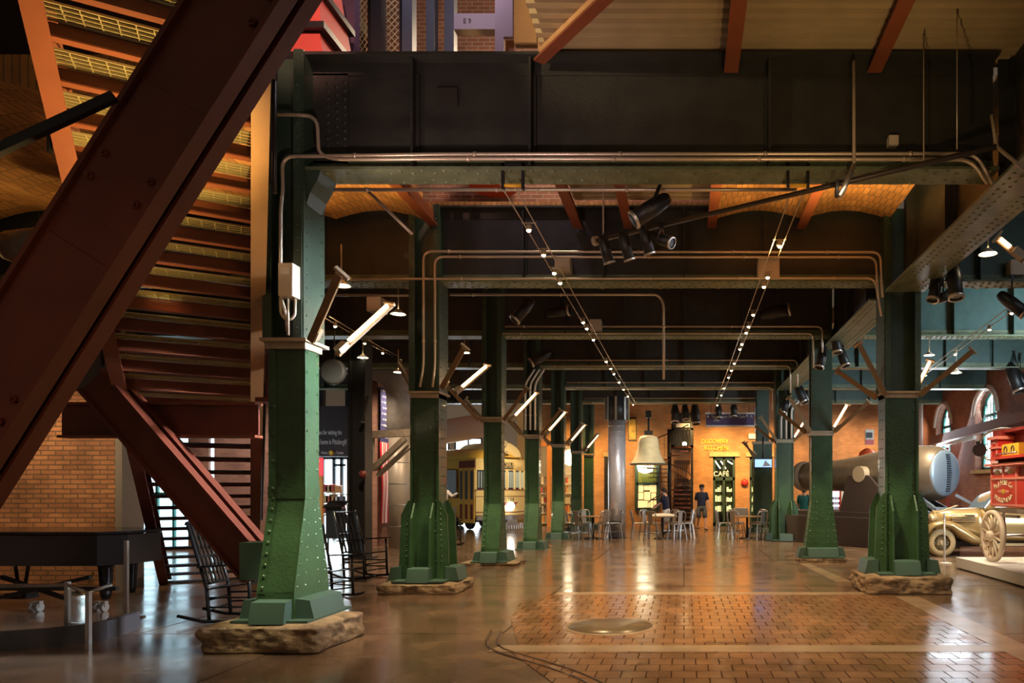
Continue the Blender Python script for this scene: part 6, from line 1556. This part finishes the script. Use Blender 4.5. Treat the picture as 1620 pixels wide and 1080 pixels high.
# ================================================================ WHITE PLATFORM AND RED WAGON
PX = 5.63; PYF = 15.05; PZ = .235
t = thing('display_platform', 'low white display platform at right edge carrying the red fire wagon', 'platform', (7.2, 12.5, 0))
MB().mm((PX, 9.0, .03), (9.0, PYF, PZ)).build('deck', WHITE, t); MB().mm((PX + .06, 9.05, 0), (8.95, PYF - .06, .03)).build('plinth_recess', BLACK, t)
WX = 6.04; WY = 14.1
t = thing('fire_wagon', 'antique red fire wagon with gold lettering and cream spoked wheels on white platform', 'wagon', (6.7, 12.6, PZ))
def wheel(c, R, ax, n=14, nm_='wheel'):
    mb = MB(); c = V(c); mb.lathe([(R * .88, -.045), (R, -.04), (R, .04), (R * .88, .045)], c, ax, 36, cap=False); mb.lathe([(R * .88, .045), (R * .88, -.045)], c, ax, 36, cap=False)
    a = V(ax).normalized(); u = V((0, 0, 1)); v = a.cross(u)
    for q in range(n):
        th = 2 * PI * q / n; d = u * math.cos(th) + v * math.sin(th); mb.cyl(c + d * .09, c + d * R * .9, .028, .02, n=8)
    wo = mb.build(nm_, WHEELC, t)
    mb = MB(); mb.lathe([(.05, -.13), (.09, -.1), (.105, 0), (.09, .1), (.05, .13)], c, ax, 18); o = mb.build('hub', WHEELC, t)
    return wo
wheel((WX - .05, WY, PZ + .50), .50, (1, 0, 0)); wheel((WX + 1.35, WY, PZ + .50), .50, (1, 0, 0)); wheel((WX - .05, WY - 2.8, PZ + .45), .45, (1, 0, 0)); wheel((WX + 1.35, WY - 2.8, PZ + .45), .45, (1, 0, 0))
mb = MB(); mb.cyl((WX - .05, WY, PZ + .5), (WX + 1.35, WY, PZ + .5), .035, n=10); mb.cyl((WX - .05, WY - 2.8, PZ + .45), (WX + 1.35, WY - 2.8, PZ + .45), .035, n=10); mb.build('axle', STEEL, t)
YB0, YB1 = 10.9, 14.32
mb = MB()
for x in (WX + .2, WX + 1.1): mb.mm((x - .03, YB0, 1.18), (x + .03, YB1, 1.26)); mb.bar((x, WY, PZ + .5), (x, WY + .1, 1.2), .03, .05); mb.bar((x, WY - .55, 1.12), (x, WY + .45, 1.12), .06, .05)
mb.build('chassis', STEEL, t)
MB().mm((WX, YB0, 1.30), (WX + 1.3, YB1, 1.34)).build('floor_board', REDP, t)
Z0, Z1, Z2 = 1.34, 1.84, 2.08
MB().mm((WX + .04, YB0, Z0), (WX + 1.26, YB1 - .02, Z2)).build('body_box', REDD, t)
mb = MB()      # face frame
for z in (Z0, Z1, Z2): mb.mm((WX - .005, YB0, z - .02), (WX + .04, YB1, z + .02))
for y in (YB1, YB1 - 1.08, YB1 - 1.13 - 1.0): mb.mm((WX - .005, y - .03, Z0), (WX + .04, y, Z2))
mb.mm((WX - .005, YB1 - .56, Z1), (WX + .04, YB1 - .53, Z2)); mb.build('face_frame', PINKL, t)
mb = MB(); mb.mm((WX + .015, YB1 - 1.08, Z0 + .02), (WX + .045, YB1 - .03, Z1 - .02)); mb.mm((WX + .015, YB1 - .53, Z1 + .02), (WX + .045, YB1 - .03, Z2 - .02)); mb.mm((WX + .015, YB1 - 1.08, Z1 + .02), (WX + .045, YB1 - .56, Z2 - .02)); mb.mm((WX + .015, YB0, Z0 + .02), (WX + .045, YB1 - 1.11, Z1 - .02)); mb.build('side_panel', REDP, t)
RL = (PI / 2, 0, -PI / 2)    # lettering facing -X
yc = YB1 - .55; zc = (Z0 + Z1) / 2
def arctext(s_, R, sgn, size, zoff):
    n = len(s_)
    for i, ch in enumerate(s_):
        if ch == ' ': continue
        u = (i - (n - 1) / 2) / ((n - 1) / 2); y = yc - u * .34; z = zc + zoff + sgn * (.07 * (1 - u * u))
        o = text(ch, 'lettering', size, (WX + .008, y, z), (PI / 2, -0, -PI / 2), mat('cream_lettering', (.8, .72, .45), .5), t, sx=1.3)
arctext('W.J.HOSE Co', 1, 1, .125, .10); arctext('ALLEGHENY', 1, -1, .125, -.10)
o = MB(); o.ball((WX + .01, yc, zc), .06, 12, (.15, 1.3, .8)); o.build('gold_boss', GOLDLET, t)
o = MB(); o.ball((WX + .012, yc, zc), .06, 12, (.08, 4.6, .55)); o.build('ribbon_scroll', PINKL, t)
mb = MB()
for y in (YB1 - .28, YB1 - .82): mb.ball((WX + .012, y, (Z1 + Z2) / 2), .05, 10, (.1, 2.0, 1.0)); mb.ball((WX + .012, y + .05, (Z1 + Z2) / 2 + .02), .03, 8, (.1, 1, 1))
mb.build('scroll_ornament', GOLD2, t)
MB().mm((WX - .09, YB0, Z2), (WX + 1.3, YB1 + .08, Z2 + .05)).build('ledge', PINKL, t)
mb = MB(); mb.mm((WX + .0, YB1 - .34, Z2 + .05), (WX + .5, YB1 - .0, 2.62)); mb.build('upper_cabinet', REDP, t)
mb = MB(); mb.mm((WX - .01, YB1 - .30, Z2 + .10), (WX + .01, YB1 - .27, 2.55)); mb.mm((WX - .01, YB1 - .07, Z2 + .10), (WX + .01, YB1 - .04, 2.55)); mb.mm((WX - .01, YB1 - .30, Z2 + .1), (WX + .01, YB1 - .04, Z2 + .13)); mb.mm((WX - .01, YB1 - .30, 2.52), (WX + .01, YB1 - .04, 2.55)); mb.mm((WX - .05, YB1 - .37, 2.60), (WX + .55, YB1 + .04, 2.66)); mb.mm((WX - .03, YB1 - .36, 2.42), (WX + .52, YB1 + .02, 2.46)); mb.build('cabinet_moulding', PINKL, t)
mb = MB(); mb.mm((WX + .05, YB1 - .37, 2.66), (WX + .5, YB1 + .02, 2.78)); mb.mm((WX + .3, YB0, Z2 + .05), (WX + .36, YB1 - .3, 2.72)); mb.mm((WX + .1, YB0, 2.72), (WX + 1.2, YB1 - .2, 2.78)); mb.build('back_board', REDD, t)
MB().mm((WX - .15, YB0, 2.20), (WX + .3, YB1 - .35, 2.25)).build('foot_shelf', REDP, t)
mb = MB(); mb.mm((WX - .02, YB1 - 1.25, 2.25), (WX + .2, YB1 - .55, 2.48)); mb.build('yellow_box', YEL, t)
mb = MB()
for q in (0, 1): mb.tube([(WX - .025, YB1 - .72 - q * .3 + .06 * math.cos(a_), 2.365 + .07 * math.sin(a_)) for a_ in [2 * PI * i_ / 10 for i_ in range(11)]], .012, 6)
mb.build('box_ornament', LETTERD, t)
mb = MB(); mb.tube(rounded([(WX + .1, YB1 + .05, Z2 + .1), (WX - .1, YB1 + .25, 2.3), (WX - .1, YB1 + .3, 2.7), (WX + .2, YB1 - .0, 2.85), (WX + .4, YB1 - .2, 2.80)], .2), .022, 8)
mb.tube([(WX + .02, YB1 - .15, 2.28), (WX - .08, YB1 - .5, 2.3), (WX - .08, YB1 - 1.3, 2.3)], .015, 8); mb.build('nickel_rail', STEEL, t)
mb = MB(); c = V((WX - .15, YB1 + .22, 2.42)); mb.lathe([(.03, .16), (.09, .08), (.13, -.02), (.135, -.08)], c, (0, 1, 0), 14); mb.ball(c + V((0, .02, .15)), .05, 8); mb.build('side_lamp', BLACK, t)
# stanchion at the platform
for (px, py, d, lab, top) in ((1494, 891, 16.1, 'slim white stanchion post at the corner of white platform', 1.1),):
    p = V((at(px, 0, d).x, d, 0)); t = thing('stanchion', lab, 'stanchion', p)
    MB().cyl(p, p + V((0, 0, top)), .022, n=10).build('post', WHITE, t); MB().lathe([(.16, 0), (.16, .015), (.04, .035)], p, n=18).build('foot', WHITE, t)
    MB().bar(p + V((-.16, 0, top + .02)), p + V((.28, 0, top + .18)), .14, .015).build('reader_plate', mat('reader_tan', (.5, .42, .25), .4), t)
t = thing('label_stand', 'small tilted label stand right of the broad green column', 'label stand', (at(1456, 0, 17).x, 17, 0)); p = V((at(1456, 0, 17).x, 17, 0))
MB().cyl(p, p + V((0, 0, 1.05)), .02, n=8).build('post', BLACK, t); MB().bar(p + V((-.12, 0, 1.02)), p + V((.12, 0, 1.18)), .2, .015).build('plate', WHITE, t)

# ================================================================ LIGHTS
for i, y in enumerate(FY[:5]):
    spot('column_spot', (LX + 1.7, y - .9, 4.7), (LX + .12, y - .1, .55), 420 if i == 0 else 330, (1, .86, .5), 19, .8)
    spot('column_spot', (LX - 1.5, y - .6, 4.7), (LX - .1, y, .55), 360, (1, .92, .5), 19, .8)
    spot('column_spot', (LX + .2, y - 2.2, 4.7), (LX, y - .2, .5), 240, (1, .9, .55), 15, .8)
for (x, y) in ((3.5, 11.88), (3.12, 16.62), (3.22, 23.4)):
    spot('column_spot', (x - 1.8, y - 1.5, 4.6), (x, y - .1, .55), 400, (1, .86, .5), 20, .8)
    spot('column_spot', (x + 1.6, y - 1.0, 4.6), (x, y, .55), 300, (1, .9, .55), 20, .8)
for y in (9.5, 13.5, 18, 22.5, 27):
    for x in (-1.93, 1.27): spot('cable_spot', (x, y, 4.8), (x + .2, y + .3, 0), 480, (1, .66, .34), 92, 1.0)
for y in (16, 19, 23): spot('cable_spot', (6.3, y, 4.8), (6.8, y + .5, 0), 620, (1, .78, .52), 125, 1.0)
spot('gun_spot', (4.6, 17.5, 4.7), (5.6, 22, 1.9), 420, (1, .78, .5), 60, 1.0)
spot('car_spot', (6.6, 15.6, 4.7), (7.0, 18.2, .9), 120, (1, .85, .6), 60, 1.0)
spot('wagon_spot', (4.4, 12.6, 4.6), (6.2, 13.6, 1.7), 420, (1, .84, .62), 55, 1.0)
for x, y in ((-7.3, 15), (-7, 19), (-9, 22)): spot('bay_spot', (x + 1.0, y - .9, 4.8), (x + .2, y + .3, 0), 330, (1, .76, .5), 125, 1.0)
spot('pier_spot', (-8.9, 18.3, 4.7), (-9.0, 21.2, 2.3), 330, (1, .8, .6), 70, 1.0)
spot('trolley_spot', (-5.8, 26.6, 4.6), (-7.2, 29.6, 1.8), 520, (1, .78, .45), 60, 1.0)  # spot added to brighten the trolley front
for px in (900, 985, 1110, 1165, 1215): spot('wall_washer', (bx(px), WALLY - 3.0, 5.0), (bx(px), WALLY, 2.2), 620, (1, .60, .2), 80, 1.0)
spot('wall_washer', (bx(1140), WALLY - 1.8, 4.9), (bx(1140), WALLY, 3.5), 90, (1, .75, .25), 60, 1.0)
for px in (1330, 1410): spot('wall_washer', (bx(px), WALLY - 3.0, 5.0), (bx(px), WALLY, 2.6), 420, (1, .68, .4), 85, 1.0)
for (x, y, p_) in ((-5.0, 9.7, 170), (-6.6, 9.9, 60), (1.2, 9.8, 150), (2.6, 9.9, 150), (-10.0, 10.4, 25)): spot('vault_uplight', (x, y, 4.6), (x, y + .15, 6.1), p_, (1, .62, .2), 110, 1.0)
for y in (14, 18, 22, 26): spot('vault_uplight', (-6.5, y, 4.4), (-6.5, y, 6), 70, (1, .6, .35), 120, 1.0)
spot('deck_uplight', (1.6, 5.2, 3.9), (1.6, 6.2, 6.4), 16, (1, .72, .3), 120, 1.0)
spot('stair_uplight', (-4.9, 6.6, 2.3), (-5.0, 5.6, 4.6), 70, (1, .62, .22), 120, 1.0)
spot('stair_uplight', (-2.9, 5.6, 2.6), (-4.5, 5.6, 4.6), 330, (1, .62, .22), 62, 1.0)
spot('brick_spot', (-9.6, 9.4, 4.4), (-10.2, 11.8, 1.9), 420, (1, .62, .3), 60, .9)
spot('tower_spot', (-3.2, 5.6, 7.4), (-4.2, 8.2, 6.8), 240, (1, .45, .35), 50, .8)
point('well_lamp', (-3.0, 8.6, 8.8), 45, (.9, .7, .9), .3); point('well_lamp', (-2.4, 11.4, 8.4), 110, (1, .75, .5), .3)
spot('beam_spot', (-3.2, 5.4, 6.2), (-1.0, 7.0, 6.6), 120, (1, .75, .42), 55, .8)
spot('girder_wash', (-2.0, 4.6, 2.9), (-2.2, 7.7, 5.7), 130, (.95, .62, .6), 75, 1.0)
spot('girder_wash', (-3.3, 6.9, 3.9), (-2.2, 7.7, 5.6), 22, (1, .7, .6), 90, 1.0)  # grazing spot added to bring out the girder relief
spot('girder_wash', (1.2, 4.6, 2.9), (1.2, 7.7, 5.6), 70, (1, .6, .3), 80, 1.0)
# daylight
area('daylight', (RWX - .1, 26.2, 3.7), (0, 22, .5), 240, 5.5, 2.4, (.8, .9, 1)); area('daylight', (-13.6, 40.5, 2.6), (-8, 24, .5), 800, 4, 4, (.78, .9, 1)); area('daylight', (at(530, 770, 24.8).x, 24.7, 1.6), (-8, 12, .5), 50, 1, 2.4, (.8, .95, 1))
area('daylight', (8.8, 5.5, 5.6), (3.4, 11.5, 2.5), 40, 5, 3.5, (.75, .88, 1))
area('daylight', (2.6, 8.9, 4.5), (-4, 7.9, 2.4), 60, .8, .8, (.86, .9, 1), 36)  # unseen panel added in mid hall to light the columns' right faces
area('daylight', (9.7, 13.0, 3.4), (5.0, 22, 5.4), 210, 2, 3, (.7, .88, 1), 120)  # unseen panel added for the right bay girders; wall has no window here
spot('brace_wash', (-2.6, 1.2, 2.0), (-4.0, 4.5, 2.4), 22, (1, .6, .3), 60, 1.0)  # warm spot added to lift the brace, no lamp stands there
spot('duct_spot', (-.9, 21.3, 4.7), (-2.3, 24.9, 1.8), 230, (.95, .95, 1), 50, 1.0)  # spot added to brighten the duct column
spot('bell_spot', (-.3, 23.4, 4.8), (-1.25, 26.4, 2.9), 170, (1, .86, .6), 40, 1.0)  # spot added to brighten the bell
# unseen fill added before the rear wall and under the deck
spot('wall_wash', (-11.0, 16.6, 4.2), (-11.6, 19.5, 1.6), 260, (1, .9, .85), 80, 1.0)
area('added_fill', (.6, 6.0, 4.6), (.4, 8.0, 0), 60, 3.5, 1.5, (1, .72, .42), 140)
# lettering becomes real mesh
bpy.context.view_layer.update()
dg = bpy.context.evaluated_depsgraph_get()
for o in [o for o in bpy.data.objects if o.type == 'FONT']:
    me = bpy.data.meshes.new_from_object(o.evaluated_get(dg)); n = bpy.data.objects.new('lettering', me); COL.objects.link(n)
    n.parent = o.parent; n.location = o.location; n.rotation_euler = o.rotation_euler; n.scale = o.scale
    if not me.materials: me.materials.append(o.data.materials[0])
    bpy.data.objects.remove(o)
